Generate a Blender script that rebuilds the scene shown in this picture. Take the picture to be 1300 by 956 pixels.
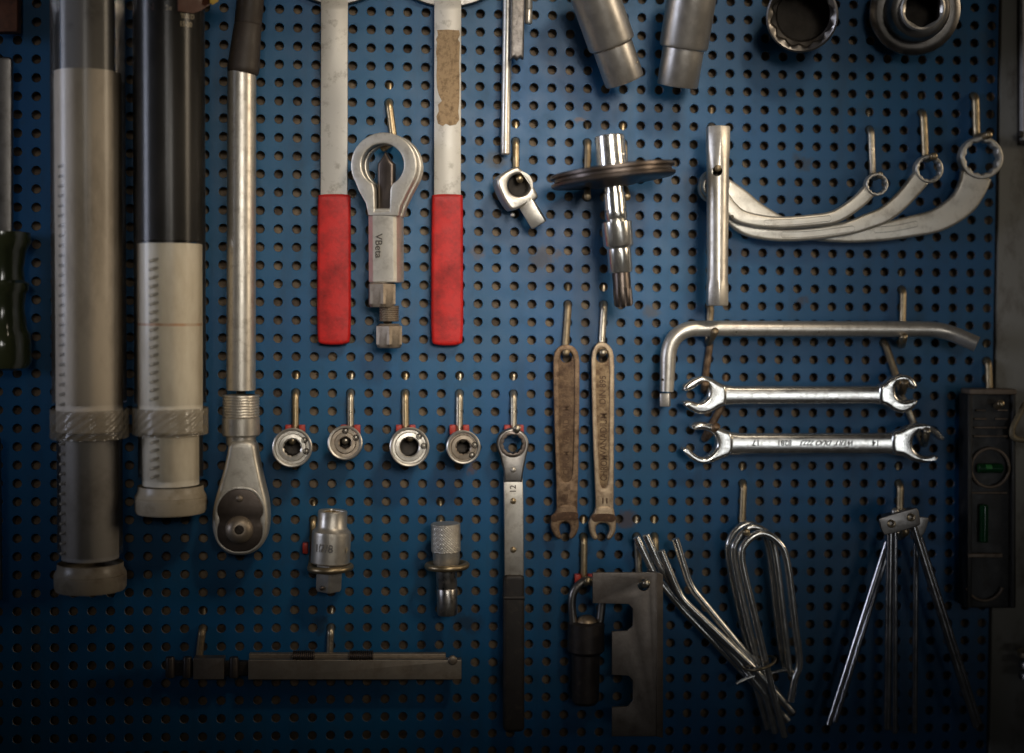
import bpy, bmesh, math, random
from mathutils import Vector, Matrix
random.seed(7)
sc = bpy.context.scene
for o in list(bpy.data.objects):
    bpy.data.objects.remove(o)

# ------------------------------------------------------------------ camera
# Fitted to the pitch of the perforated panel (15 mm): panel front is the plane Y = 0, X right, Z up.
PITCH = 0.015
DIST = 78.838 * PITCH                       # camera to panel
YAW, PIT, ROL = [math.radians(a) for a in (-4.0829, 1.2974, 0.4979)]
ZA = 1.45                                   # height of the anchor hole
CAM = Vector((-3.725 * PITCH, -DIST, ZA - 4.2693 * PITCH))
FPX = 50.0 / 36.0 * 1300.0
def _R(y, p, r):
    cy, sy, cp, sp, cr, sr = math.cos(y), math.sin(y), math.cos(p), math.sin(p), math.cos(r), math.sin(r)
    Ry = Matrix(((cy, 0, sy), (0, 1, 0), (-sy, 0, cy)))
    Rx = Matrix(((1, 0, 0), (0, cp, -sp), (0, sp, cp)))
    Rz = Matrix(((cr, -sr, 0), (sr, cr, 0), (0, 0, 1)))
    return Rz @ Rx @ Ry
RM = _R(YAW, PIT, ROL)
def _w(v):                                  # (right, down, into wall) -> world
    return Vector((v[0], v[2], -v[1]))
right, down, fwd = _w(RM[0]), _w(RM[1]), _w(RM[2])
cam_d = bpy.data.cameras.new('camera')
cam = bpy.data.objects.new('camera', cam_d)
sc.collection.objects.link(cam)
cam.matrix_world = Matrix(((right.x, -down.x, -fwd.x, CAM.x), (right.y, -down.y, -fwd.y, CAM.y),
                           (right.z, -down.z, -fwd.z, CAM.z), (0, 0, 0, 1)))
cam_d.lens = 50; cam_d.sensor_width = 36; cam_d.sensor_fit = 'HORIZONTAL'
cam_d.shift_y = -45.0 / 1300.0
cam_d.clip_start = 0.05; cam_d.clip_end = 50
cam_d.dof.use_dof = True
cam_d.dof.focus_distance = DIST - 0.03
cam_d.dof.aperture_fstop = 1.3
sc.camera = cam
sc.render.resolution_x = 1024; sc.render.resolution_y = 753

# ------------------------------------------------------------------ light
world = bpy.data.worlds.new('World'); sc.world = world; world.use_nodes = True
bg = world.node_tree.nodes['Background']
bg.inputs[0].default_value = (0.95, 0.97, 1.0, 1); bg.inputs[1].default_value = 0.003
def spot(name, loc, target, power, col, size, radius):
    l = bpy.data.lights.new(name, 'SPOT'); l.energy = power; l.color = col
    l.spot_size = math.radians(size); l.spot_blend = 1.0; l.shadow_soft_size = radius
    o = bpy.data.objects.new(name, l); sc.collection.objects.link(o)
    o.location = loc
    o.rotation_euler = (Vector(target) - Vector(loc)).to_track_quat('-Z', 'Y').to_euler()
    return o
def softbox(name, loc, target, sx, sy, power, col, spread=180):
    l = bpy.data.lights.new(name, 'AREA'); l.shape = 'RECTANGLE'; l.size = sx; l.size_y = sy
    l.energy = power; l.color = col; l.spread = math.radians(spread)
    o = bpy.data.objects.new(name, l); sc.collection.objects.link(o); o.location = loc
    o.rotation_euler = (Vector(target) - Vector(loc)).to_track_quat('-Z', 'Y').to_euler()
    return o
AIM = (0.025, 0, ZA - 0.022)
spot('work_lamp', (0.20, -1.40, ZA + 0.18), AIM, 27, (1.0, 0.94, 0.84), 24.5, 0.15)
spot('warm_bench_lamp', (0.36, -0.98, ZA + 0.74), (0.02, 0, ZA + 0.005), 31, (1.0, 0.85, 0.66), 28, 0.09)
softbox('cool_side_window', (-1.35, -0.50, ZA + 0.18), (0.0, -0.03, ZA + 0.07), 0.36, 0.6, 0.23, (0.74, 0.80, 1.0), 27)
softbox('warm_side_lamp', (1.25, -0.58, ZA + 0.34), (0.0, -0.03, ZA + 0.05), 0.34, 0.6, 0.22, (1.0, 0.82, 0.60), 28)
softbox('room_window', (0.06, -1.95, ZA + 0.34), (0.02, 0, ZA + 0.03), 0.7, 0.4, 0.13, (1.0, 0.96, 0.90), 23)
softbox('wrench_fill', (0.62, -1.30, ZA - 0.20), (0.25, 0, ZA - 0.12), 0.45, 0.40, 0.026, (0.92, 0.96, 1.0), 22)  # added fill without a known source, brightens the flare wrench faces
sc.view_settings.view_transform = 'Standard'; sc.view_settings.look = 'None'
sc.view_settings.exposure = 0.0; sc.view_settings.gamma = 1.0
sc.render.engine = 'CYCLES'

# ------------------------------------------------------------------ pixel -> place
def ray(px, py):
    return right * ((px - 650.0) / FPX) + down * ((py - 433.0) / FPX) + fwd
def P(px, py, d=0.0):                       # point seen at that pixel, d metres proud of the panel
    r = ray(px, py)
    return CAM + r * ((-d - CAM.y) / r.y)
def S(px, py, d=0.0):                       # metres per pixel there
    return (P(px + 1, py, d) - P(px, py, d)).length
def hole_at(px, py):                        # the hole nearest a pixel
    p = P(px, py)
    return Vector((round(p.x / PITCH) * PITCH, 0, ZA + round((p.z - ZA) / PITCH) * PITCH))

# ------------------------------------------------------------------ materials
def mat(name, base, metallic=0.0, rough=0.5, dirt=None, dirt_amt=0.4, dirt_scale=60, rvar=0.12, bump=0.0,
        bump_scale=400, stretch=(1, 1, 1), spec=0.5, alpha=1.0, coat=0.0, trans=0.0, dirt_rough=None):
    m = bpy.data.materials.new(name); m.use_nodes = True
    nt = m.node_tree; N = nt.nodes; L = nt.links
    b = N['Principled BSDF']
    b.inputs['Base Color'].default_value = (*base, 1)
    b.inputs['Metallic'].default_value = metallic
    b.inputs['Roughness'].default_value = rough
    b.inputs['Specular IOR Level'].default_value = spec
    b.inputs['Alpha'].default_value = alpha
    b.inputs['Coat Weight'].default_value = coat
    b.inputs['Coat Roughness'].default_value = 0.15
    b.inputs['Transmission Weight'].default_value = trans
    tc = N.new('ShaderNodeTexCoord'); mp = N.new('ShaderNodeMapping')
    mp.inputs['Scale'].default_value = stretch
    L.new(tc.outputs['Object'], mp.inputs[0])
    n1 = N.new('ShaderNodeTexNoise'); n1.inputs['Scale'].default_value = dirt_scale
    n1.inputs['Detail'].default_value = 6; n1.inputs['Roughness'].default_value = 0.65
    L.new(mp.outputs[0], n1.inputs['Vector'])
    r1 = N.new('ShaderNodeMapRange'); r1.inputs[1].default_value = 0.3; r1.inputs[2].default_value = 0.7
    r1.inputs[3].default_value = rough - rvar; r1.inputs[4].default_value = rough + rvar
    L.new(n1.outputs[0], r1.inputs[0]); L.new(r1.outputs[0], b.inputs['Roughness'])
    if dirt is not None:
        n2 = N.new('ShaderNodeTexNoise'); n2.inputs['Scale'].default_value = dirt_scale * 1.7
        n2.inputs['Detail'].default_value = 8; n2.inputs['Roughness'].default_value = 0.7
        L.new(mp.outputs[0], n2.inputs['Vector'])
        r2 = N.new('ShaderNodeMapRange'); r2.inputs[1].default_value = (0.60 if metallic > 0.5 else 0.62) - 0.3 * dirt_amt
        r2.inputs[2].default_value = (0.95 if metallic > 0.5 else 0.78) - 0.2 * dirt_amt
        r2.inputs[3].default_value = 0; r2.inputs[4].default_value = 0.9
        L.new(n2.outputs[0], r2.inputs[0])
        mx = N.new('ShaderNodeMix'); mx.data_type = 'RGBA'
        mx.inputs[6].default_value = (*base, 1); mx.inputs[7].default_value = (*dirt, 1)
        L.new(r2.outputs[0], mx.inputs[0]); L.new(mx.outputs[2], b.inputs['Base Color'])
        if metallic > 0.5:
            mm = N.new('ShaderNodeMapRange'); mm.inputs[3].default_value = metallic; mm.inputs[4].default_value = 0.55
            L.new(r2.outputs[0], mm.inputs[0]); L.new(mm.outputs[0], b.inputs['Metallic'])
    if bump > 0:
        n3 = N.new('ShaderNodeTexNoise'); n3.inputs['Scale'].default_value = bump_scale; n3.inputs['Detail'].default_value = 4
        L.new(mp.outputs[0], n3.inputs['Vector'])
        bp = N.new('ShaderNodeBump'); bp.inputs['Strength'].default_value = bump; bp.inputs['Distance'].default_value = 0.0006
        L.new(n3.outputs[0], bp.inputs['Height']); L.new(bp.outputs[0], b.inputs['Normal'])
    return m

M = {}
M['chrome'] = mat('polished_chrome', (0.80, 0.78, 0.73), 0.93, 0.21, (0.24, 0.19, 0.13), 0.35, 90, 0.06, 0.05, 700)
M['mirror'] = mat('mirror_chrome', (0.80, 0.78, 0.74), 1, 0.13, (0.30, 0.24, 0.17), 0.2, 90, 0.04, 0.04, 700)
M['satin'] = mat('satin_steel', (0.66, 0.62, 0.55), 0.8, 0.38, (0.22, 0.17, 0.12), 0.35, 70, 0.08, 0.10, 500)
M['matte_steel'] = mat('matte_grey_steel', (0.60, 0.58, 0.535), 0.2, 0.5, (0.20, 0.18, 0.14), 0.3, 45, 0.08, 0.08, 500)
M['forged'] = mat('forged_chrome_vanadium', (0.68, 0.64, 0.56), 0.7, 0.40, (0.24, 0.20, 0.15), 0.35, 60, 0.07, 0.12, 600)
M['gun_light'] = mat('worn_gunmetal', (0.50, 0.475, 0.44), 0.85, 0.36, (0.18, 0.15, 0.12), 0.35, 60, 0.07, 0.08, 500)
M['gun'] = mat('gunmetal', (0.30, 0.28, 0.26), 1, 0.36, (0.10, 0.08, 0.06), 0.35, 60, 0.07, 0.08, 500)
M['dark_steel'] = mat('dark_oiled_steel', (0.13, 0.105, 0.09), 0.9, 0.38, (0.05, 0.035, 0.025), 0.45, 70, 0.08, 0.1, 500)
M['bolt'] = mat('brown_patina_steel', (0.33, 0.275, 0.215), 0.7, 0.45, (0.13, 0.09, 0.06), 0.45, 120, 0.08, 0.12, 500)
M['zinc'] = mat('yellow_zinc_wire', (0.46, 0.36, 0.22), 0.9, 0.36, (0.16, 0.11, 0.06), 0.45, 160, 0.08, 0.1, 500)
M['rust'] = mat('rusty_steel', (0.28, 0.185, 0.11), 0.5, 0.5, (0.075, 0.04, 0.021), 0.75, 90, 0.1, 0.5, 900)
M['rust2'] = mat('worn_brassy_steel', (0.50, 0.38, 0.25), 0.6, 0.42, (0.13, 0.072, 0.036), 0.7, 100, 0.1, 0.4, 900)
M['rust_web'] = mat('rusty_recess', (0.21, 0.135, 0.075), 0.4, 0.58, (0.07, 0.036, 0.02), 0.8, 90, 0.1, 0.6, 700)
M['rust2_web'] = mat('worn_recess', (0.36, 0.255, 0.14), 0.5, 0.5, (0.11, 0.06, 0.03), 0.8, 90, 0.1, 0.5, 700)
M['rust_dark'] = mat('dark_rust_crust', (0.085, 0.045, 0.025), 0.2, 0.75, (0.20, 0.11, 0.06), 0.4, 200, 0.1, 0.6, 900)
M['red'] = mat('red_dipped_rubber', (0.58, 0.020, 0.018), 0, 0.46, (0.17, 0.011, 0.010), 0.62, 22, 0.1, 0.2, 300, spec=0.25)
M['red_clip'] = mat('red_plastic', (0.45, 0.04, 0.025), 0, 0.45, (0.16, 0.02, 0.015), 0.3, 200)
M['black'] = mat('black_rubber', (0.022, 0.018, 0.016), 0, 0.5, (0.05, 0.04, 0.03), 0.3, 80, 0.1, 0.1)
M['black_gloss'] = mat('black_label_print', (0.008, 0.008, 0.008), 0, 0.65, (0.02, 0.018, 0.015), 0.25, 50, spec=0.15)
M['handle'] = mat('dark_brown_grip', (0.045, 0.034, 0.026), 0, 0.55, (0.08, 0.06, 0.045), 0.3, 80, 0.1, 0.2)
M['cardboard'] = mat('torn_cardboard_sticker', (0.34, 0.235, 0.13), 0, 0.8, (0.11, 0.065, 0.03), 0.5, 110, 0.05, 0.6, 300)
M['milky'] = mat('milky_plastic_core', (0.86, 0.80, 0.67), 0, 0.55, (0.64, 0.56, 0.43), 0.45, 14, 0.1, stretch=(1, 1, 0.35))
M['smoky'] = mat('smoky_plastic_core', (0.70, 0.62, 0.51), 0, 0.55, (0.40, 0.335, 0.26), 0.5, 14, 0.1, stretch=(1, 1, 0.35))
M['smoky_dark'] = mat('grey_plastic_core', (0.30, 0.285, 0.27), 0, 0.5, (0.17, 0.15, 0.135), 0.5, 14, 0.1)
M['greyprint'] = mat('grey_label_print', (0.20, 0.19, 0.175), 0, 0.65, (0.10, 0.095, 0.088), 0.3, 20, spec=0.15)
def clear_material():
    m = bpy.data.materials.new('clear_plastic'); m.use_nodes = True
    nt = m.node_tree; N = nt.nodes; L = nt.links; N.clear()
    out = N.new('ShaderNodeOutputMaterial'); tr = N.new('ShaderNodeBsdfTransparent'); tr.inputs[0].default_value = (0.95, 0.94, 0.92, 1)
    df = N.new('ShaderNodeBsdfDiffuse'); df.inputs[0].default_value = (0.5, 0.46, 0.40, 1)
    gl = N.new('ShaderNodeBsdfGlossy'); gl.inputs['Roughness'].default_value = 0.22
    tc = N.new('ShaderNodeTexCoord'); n = N.new('ShaderNodeTexNoise'); n.inputs['Scale'].default_value = 30; n.inputs['Detail'].default_value = 6
    mp = N.new('ShaderNodeMapping'); mp.inputs['Scale'].default_value = (1, 1, 0.3); L.new(tc.outputs['Object'], mp.inputs[0]); L.new(mp.outputs[0], n.inputs['Vector'])
    mr = N.new('ShaderNodeMapRange'); mr.inputs[1].default_value = 0.35; mr.inputs[2].default_value = 0.75; mr.inputs[3].default_value = 0.01; mr.inputs[4].default_value = 0.09
    L.new(n.outputs[0], mr.inputs[0])
    m1 = N.new('ShaderNodeMixShader'); L.new(mr.outputs[0], m1.inputs[0]); L.new(tr.outputs[0], m1.inputs[1]); L.new(df.outputs[0], m1.inputs[2])
    fr = N.new('ShaderNodeFresnel'); fr.inputs[0].default_value = 1.33
    m2 = N.new('ShaderNodeMixShader'); L.new(fr.outputs[0], m2.inputs[0]); L.new(m1.outputs[0], m2.inputs[1]); L.new(gl.outputs[0], m2.inputs[2])
    L.new(m2.outputs[0], out.inputs[0])
    return m
M['clear'] = clear_material()
M['cap'] = mat('yellowed_plastic_cap', (0.50, 0.43, 0.32), 0, 0.35, (0.30, 0.24, 0.16), 0.5, 30, 0.08, spec=0.6)
M['cap_dark'] = mat('grimy_plastic_cap', (0.30, 0.26, 0.20), 0, 0.35, (0.16, 0.12, 0.08), 0.5, 30, 0.08, spec=0.6)
M['collar'] = mat('frosted_plastic', (0.36, 0.31, 0.23), 0, 0.14, (0.26, 0.21, 0.15), 0.4, 60, 0.05, alpha=0.55, spec=1.0, coat=0.8)
M['ochre'] = mat('orange_band', (0.62, 0.34, 0.19), 0, 0.55, (0.70, 0.62, 0.48), 0.75, 40)
M['post'] = mat('painted_steel_post', (0.27, 0.255, 0.215), 0.1, 0.5, (0.10, 0.075, 0.05), 0.35, 25, 0.1, 0.1, stretch=(1, 1, 0.5))
M['level'] = mat('black_plastic', (0.011, 0.010, 0.009), 0, 0.5, (0.035, 0.03, 0.025), 0.4, 60)
M['level_edge'] = mat('tan_level_edge', (0.16, 0.12, 0.085), 0.2, 0.5, (0.07, 0.05, 0.035), 0.4, 90)  # tan highlights of the black plastic ribs are put into this colour
M['vial'] = mat('green_liquid_vial', (0.005, 0.045, 0.014), 0, 0.12, None, rvar=0.03, spec=0.8)
M['bubble'] = mat('pale_bubble', (0.05, 0.22, 0.06), 0, 0.15, None, rvar=0.03)
M['acrylic'] = mat('dark_green_acrylic', (0.06, 0.072, 0.032), 0, 0.14, (0.11, 0.12, 0.06), 0.3, 30, 0.04, spec=0.9, coat=0.6)
M['orange'] = mat('faded_orange_card', (0.16, 0.055, 0.022), 0, 0.7, (0.06, 0.025, 0.012), 0.5, 70)
M['yellow'] = mat('yellow_print', (0.45, 0.29, 0.02), 0, 0.5, None)
M['red_print'] = mat('brick_red_print', (0.09, 0.026, 0.012), 0, 0.5, (0.08, 0.03, 0.02), 0.4, 90)
M['pale_print'] = mat('pale_print', (0.45, 0.38, 0.26), 0, 0.6, None)
M['dim_print'] = mat('dim_red_print', (0.055, 0.03, 0.028), 0, 0.6, None)
M['engrave'] = mat('engraved_dark', (0.10, 0.085, 0.065), 0.3, 0.6, None)
M['stamp'] = mat('black_filled_stamp', (0.03, 0.028, 0.024), 0, 0.7, None)
M['engrave_soft'] = mat('engraved_grey', (0.30, 0.28, 0.25), 0.8, 0.5, None)
M['bore_shade'] = mat('painted_bore_shade', (0.035, 0.028, 0.022), 0.6, 0.55, (0.07, 0.05, 0.03), 0.4, 120)  # dark colour stands in for the shade inside bores and small holes
M['wide_bore_shade'] = mat('painted_wide_bore_shade', (0.09, 0.075, 0.06), 0.6, 0.5, (0.02, 0.016, 0.012), 0.7, 40)  # shade deep in the wide socket is painted into this colour
M['lock'] = mat('dark_painted_metal', (0.045, 0.038, 0.036), 0.5, 0.45, (0.09, 0.07, 0.05), 0.3, 80)
M['plate'] = mat('raw_mill_steel', (0.21, 0.185, 0.165), 0.8, 0.46, (0.085, 0.065, 0.05), 0.5, 45, 0.1, 0.15, 500)
M['cream'] = mat('cream_plastic', (0.55, 0.53, 0.50), 0, 0.3, (0.3, 0.28, 0.25), 0.3, 60)
M['tan_wire'] = mat('tan_coated_wire', (0.24, 0.19, 0.11), 0.2, 0.5, (0.1, 0.07, 0.04), 0.4, 100)

def board_material():
    m = bpy.data.materials.new('blue_painted_panel'); m.use_nodes = True
    nt = m.node_tree; N = nt.nodes; L = nt.links; b = N['Principled BSDF']
    tc = N.new('ShaderNodeTexCoord')
    def noise(scale, detail=5, rough=0.6):
        n = N.new('ShaderNodeTexNoise'); n.inputs['Scale'].default_value = scale
        n.inputs['Detail'].default_value = detail; n.inputs['Roughness'].default_value = rough
        L.new(tc.outputs['Object'], n.inputs['Vector']); return n
    def rng(src, a, bb, c, d):
        r = N.new('ShaderNodeMapRange'); r.inputs[1].default_value = a; r.inputs[2].default_value = bb
        r.inputs[3].default_value = c; r.inputs[4].default_value = d; L.new(src, r.inputs[0]); return r.outputs[0]
    def mixc(f, a, bcol):
        x = N.new('ShaderNodeMix'); x.data_type = 'RGBA'; L.new(f, x.inputs[0])
        if isinstance(a, tuple): x.inputs[6].default_value = (*a, 1)
        else: L.new(a, x.inputs[6])
        x.inputs[7].default_value = (*bcol, 1); return x.outputs[2]
    big = noise(5, 4); mid = noise(38, 6, 0.7); fine = noise(420, 4, 0.7)
    c = mixc(rng(big.outputs[0], 0.35, 0.68, 0, 1), (0.0022, 0.082, 0.225), (0.0045, 0.092, 0.205))
    c = mixc(rng(mid.outputs[0], 0.56, 0.76, 0, 0.5), c, (0.022, 0.060, 0.098))
    c = mixc(rng(fine.outputs[0], 0.66, 0.80, 0, 0.3), c, (0.06, 0.08, 0.09))
    vm = N.new('ShaderNodeMapping'); vm.inputs['Scale'].default_value = (14, 1, 3.0); L.new(tc.outputs['Object'], vm.inputs[0])
    vn = N.new('ShaderNodeTexNoise'); vn.inputs['Scale'].default_value = 1.6; vn.inputs['Detail'].default_value = 7; vn.inputs['Roughness'].default_value = 0.7
    L.new(vm.outputs[0], vn.inputs['Vector'])
    c = mixc(rng(vn.outputs[0], 0.50, 0.72, 0, 0.6), c, (0.010, 0.042, 0.085))
    sp = noise(900, 2, 0.5)
    c = mixc(rng(sp.outputs[0], 0.72, 0.76, 0, 0.5), c, (0.10, 0.11, 0.11))
    # rust and grease stains with shapes of their own
    for (px, py, r, col) in ((690, 327, 0.011, (0.085, 0.06, 0.04)), (706, 322, 0.007, (0.09, 0.06, 0.035)), (608, 322, 0.009, (0.09, 0.055, 0.03)),
                             (795, 661, 0.010, (0.10, 0.05, 0.025)), (603, 592, 0.006, (0.13, 0.06, 0.03)), (629, 203, 0.013, (0.04, 0.05, 0.055)),
                             (735, 150, 0.004, (0.16, 0.08, 0.03)), (1018, 205, 0.010, (0.03, 0.04, 0.05)), (596, 790, 0.012, (0.012, 0.02, 0.03)),
                             (408, 788, 0.009, (0.012, 0.02, 0.03)), (1020, 383, 0.007, (0.05, 0.035, 0.03)), (825, 395, 0.008, (0.07, 0.06, 0.05))):
        p = P(px, py)
        v = N.new('ShaderNodeVectorMath'); v.operation = 'DISTANCE'; v.inputs[1].default_value = p
        wob = N.new('ShaderNodeVectorMath'); wob.operation = 'MULTIPLY_ADD'
        wob.inputs[1].default_value = (0.035, 0.035, 0.035); L.new(mid.outputs[1], wob.inputs[0]); L.new(tc.outputs['Object'], wob.inputs[2])
        off = N.new('ShaderNodeVectorMath'); off.operation = 'SUBTRACT'; off.inputs[1].default_value = (0.0175, 0.0175, 0.0175)
        L.new(wob.outputs[0], off.inputs[0]); L.new(off.outputs[0], v.inputs[0])
        c = mixc(rng(v.outputs['Value'], r * 0.5, r, 0.6, 0), c, col)
    L.new(c, b.inputs['Base Color'])
    L.new(rng(mid.outputs[0], 0.3, 0.7, 0.36, 0.52), b.inputs['Roughness'])
    b.inputs['Specular IOR Level'].default_value = 0.42
    bp = N.new('ShaderNodeBump'); bp.inputs['Strength'].default_value = 0.12; bp.inputs['Distance'].default_value = 0.0008
    L.new(fine.outputs[0], bp.inputs['Height']); L.new(bp.outputs[0], b.inputs['Normal'])
    return m
M['board'] = board_material()
M['rim'] = mat('bare_hole_edge', (0.24, 0.19, 0.155), 0.1, 0.6, (0.08, 0.05, 0.035), 0.6, 45)
M['backing'] = mat('brown_backing_board', (0.44, 0.32, 0.20), 0, 0.75, (0.085, 0.052, 0.037), 0.80, 17, 0.05)

# ------------------------------------------------------------------ object helpers
class Thing:
    def __init__(self, name, label, cat, loc, group=None):
        self.o = bpy.data.objects.new(name, None); sc.collection.objects.link(self.o)
        self.o.empty_display_size = 0.01
        self.o.location = loc; self.loc = Vector(loc)
        tag(self.o, label, cat, group)
def tag(o, label=None, cat=None, group=None, kind=None):
    if label: o['label'] = label
    if cat: o['category'] = cat
    if group: o['group'] = group
    if kind: o['kind'] = kind
    return o
def link(name, me, material, parent=None, smooth=35):
    """mesh in world space -> an object with a sensible origin, a child of parent (Thing or object)"""
    if material is not None:
        me.materials.clear(); me.materials.append(material)
    if smooth:
        for p in me.polygons: p.use_smooth = True
        me.set_sharp_from_angle(angle=math.radians(smooth))
    o = bpy.data.objects.new(name, me); sc.collection.objects.link(o)
    if len(me.vertices):
        xs = [v.co.x for v in me.vertices]; ys = [v.co.y for v in me.vertices]; zs = [v.co.z for v in me.vertices]
        c = Vector(((min(xs) + max(xs)) / 2, (min(ys) + max(ys)) / 2, (min(zs) + max(zs)) / 2))
    else: c = Vector((0, 0, 0))
    me.transform(Matrix.Translation(-c))
    if parent is None:
        o.location = c; o['_wc'] = list(c)
    elif isinstance(parent, Thing):
        o.parent = parent.o; o.location = c - parent.loc; o['_wc'] = list(c)
    else:
        o.parent = parent; o.location = c - Vector(list(parent['_wc'])); o['_wc'] = list(c)
    return o
def mesh_from(verts, faces):
    me = bpy.data.meshes.new('m'); me.from_pydata([tuple(v) for v in verts], [], faces); me.update()
    bm = bmesh.new(); bm.from_mesh(me); bmesh.ops.recalc_face_normals(bm, faces=bm.faces); bm.to_mesh(me); bm.free()
    return me
def frame(axis, ref=None):
    a = axis.normalized()
    ref = Vector((0, -1, 0)) if ref is None else ref
    if abs(a.dot(ref)) > 0.95: ref = Vector((1, 0, 0))
    u = (ref - a * ref.dot(a)).normalized(); v = a.cross(u)
    return a, u, v
def shape_r(kind, th, r):
    if kind == 'c': return r
    if kind == 'hex':
        a = (th + math.pi / 6) % (math.pi / 3) - math.pi / 6; return r / math.cos(a)
    if kind == 'sq':
        a = (th + math.pi / 4) % (math.pi / 2) - math.pi / 4; return min(r / math.cos(a), r * 1.3)
    if kind == 'p12':
        a = abs((th * 12 / (2 * math.pi)) % 1 - 0.5) * 2; return r * (0.93 + 0.11 * a)
    if kind == 'gear':
        a = (th * 9 / (2 * math.pi)) % 1; return r * (1.0 if a < 0.55 else 0.80)
    if isinstance(kind, tuple): return kind[2] * shape_r(kind[1], th, r) + (1 - kind[2]) * shape_r(kind[0], th, r)
    return r
def lathe_mesh(A, axis, prof, n=40, scale=1.0, ref=None, rot=0.0, closed=False):
    """prof: (t, r[, shape]) along axis from A; closed joins last ring to first; r=0 closes with a point"""
    a, u, v = frame(axis, ref); verts = []; faces = []; rings = []
    for e in prof:
        t, r = e[0] * scale, e[1] * scale; k = e[2] if len(e) > 2 else 'c'
        if r <= 1e-9:
            rings.append([len(verts)]); verts.append(A + a * t); continue
        ids = []
        for i in range(n):
            th = 2 * math.pi * i / n; rr = shape_r(k, th, r)
            ids.append(len(verts)); verts.append(A + a * t + u * (rr * math.cos(th + rot)) + v * (rr * math.sin(th + rot)))
        rings.append(ids)
    pairs = list(zip(rings[:-1], rings[1:]))
    if closed: pairs.append((rings[-1], rings[0]))
    for p, q in pairs:
        if len(p) == 1 and len(q) == 1: continue
        for i in range(n):
            j = (i + 1) % n
            if len(p) == 1: faces.append((p[0], q[j], q[i]))
            elif len(q) == 1: faces.append((p[i], p[j], q[0]))
            else: faces.append((p[i], p[j], q[j], q[i]))
    return mesh_from(verts, faces)
def lathe(name, A, B, prof, material, parent=None, n=40, ref=None, rot=0.0, closed=False, smooth=35, scale=None):
    """A and B are (px, py, d); prof in photo pixels measured at A's depth, along the line A->B"""
    a = P(*A); b = P(*B)
    return link(name, lathe_mesh(a, b - a, prof, n, S(*A) if scale is None else scale, ref, rot, closed), material, parent, smooth)
def fillet(pts, rad, n=7):
    pts = [Vector(p) for p in pts]; out = [pts[0]]
    for i in range(1, len(pts) - 1):
        p0, p1, p2 = pts[i - 1], pts[i], pts[i + 1]
        r = min(rad, (p0 - p1).length * 0.48, (p2 - p1).length * 0.48)
        a = p1 + (p0 - p1).normalized() * r; b = p1 + (p2 - p1).normalized() * r
        for k in range(n + 1):
            t = k / n; out.append(a * (1 - t) ** 2 + p1 * (2 * t * (1 - t)) + b * t * t)
    out.append(pts[-1]); return out
def catmull(pts, n=8):
    out = []; q = [pts[0] * 2 - pts[1]] + list(pts) + [pts[-1] * 2 - pts[-2]]
    for i in range(1, len(q) - 2):
        for k in range(n):
            t = k / n
            out.append(0.5 * ((2 * q[i]) + (q[i + 1] - q[i - 1]) * t + (2 * q[i - 1] - 5 * q[i] + 4 * q[i + 1] - q[i + 2]) * t * t
                              + (3 * q[i] - q[i - 1] - 3 * q[i + 1] + q[i + 2]) * t ** 3))
    out.append(q[-2]); return out
def sweep_mesh(path, rad, n=14, round_end=True, closed=False):
    path = [Vector(p) for p in path]
    R = rad if isinstance(rad, (list, tuple)) else [rad] * len(path)
    verts, faces, rings = [], [], []
    t0 = (path[1] - path[0]).normalized(); _, u, v = frame(t0)
    m = len(path)
    for i, p in enumerate(path):
        if closed: t = (path[(i + 1) % m] - path[i - 1]).normalized()
        else: t = (path[min(i + 1, m - 1)] - path[max(i - 1, 0)]).normalized()
        u = (u - t * u.dot(t)).normalized(); v = t.cross(u)
        ids = []
        for k in range(n):
            th = 2 * math.pi * k / n; ids.append(len(verts)); verts.append(p + (u * math.cos(th) + v * math.sin(th)) * R[i])
        rings.append(ids)
    pr = list(zip(rings[:-1], rings[1:]))
    if closed: pr.append((rings[-1], rings[0]))
    for p, q in pr:
        for i in range(n):
            j = (i + 1) % n; faces.append((p[i], p[j], q[j], q[i]))
    if not closed:
        for ids, pt, nxt, rr in ((rings[0], path[0], path[1], R[0]), (rings[-1], path[-1], path[-2], R[-1])):
            d = (pt - nxt).normalized(); prev = ids
            if round_end:
                ids2 = []
                for k in ids:
                    ids2.append(len(verts)); verts.append(pt + (verts[k] - pt) * 0.72 + d * rr * 0.28)
                for i in range(n): faces.append((ids[i], ids[(i + 1) % n], ids2[(i + 1) % n], ids2[i]))
                prev = ids2
            faces.append(tuple(prev))
    return mesh_from(verts, faces)
def rod(name, pts, rpx, material, parent=None, fil=0.0, n=14, round_end=True, smooth=40, cat=False):
    """pts (px, py, d)"""
    w = [P(*p) for p in pts]; r = rpx * S(*pts[0])
    if cat: w = catmull(w)
    elif fil: w = fillet(w, fil)
    return link(name, sweep_mesh(w, r, n, round_end), material, parent, smooth)
def chaikin(pts, k):
    for _ in range(k):
        q = []
        for i in range(len(pts)):
            a = pts[i]; b = pts[(i + 1) % len(pts)]
            q.append((a[0] * .75 + b[0] * .25, a[1] * .75 + b[1] * .25)); q.append((a[0] * .25 + b[0] * .75, a[1] * .25 + b[1] * .75))
        pts = q
    return pts
def circ(cx, cy, r, n=40, kind='c', rot=0.0):
    return [(cx + shape_r(kind, 2 * math.pi * i / n, r) * math.cos(2 * math.pi * i / n + rot),
             cy + shape_r(kind, 2 * math.pi * i / n, r) * math.sin(2 * math.pi * i / n + rot)) for i in range(n)]
def rrect(x0, y0, x1, y1, r, k=5):
    out = []
    for cx, cy, a0 in ((x1 - r, y0 + r, -90), (x1 - r, y1 - r, 0), (x0 + r, y1 - r, 90), (x0 + r, y0 + r, 180)):
        for i in range(k + 1):
            a = math.radians(a0 + 90 * i / k); out.append((cx + r * math.cos(a), cy + r * math.sin(a)))
    return out
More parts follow.
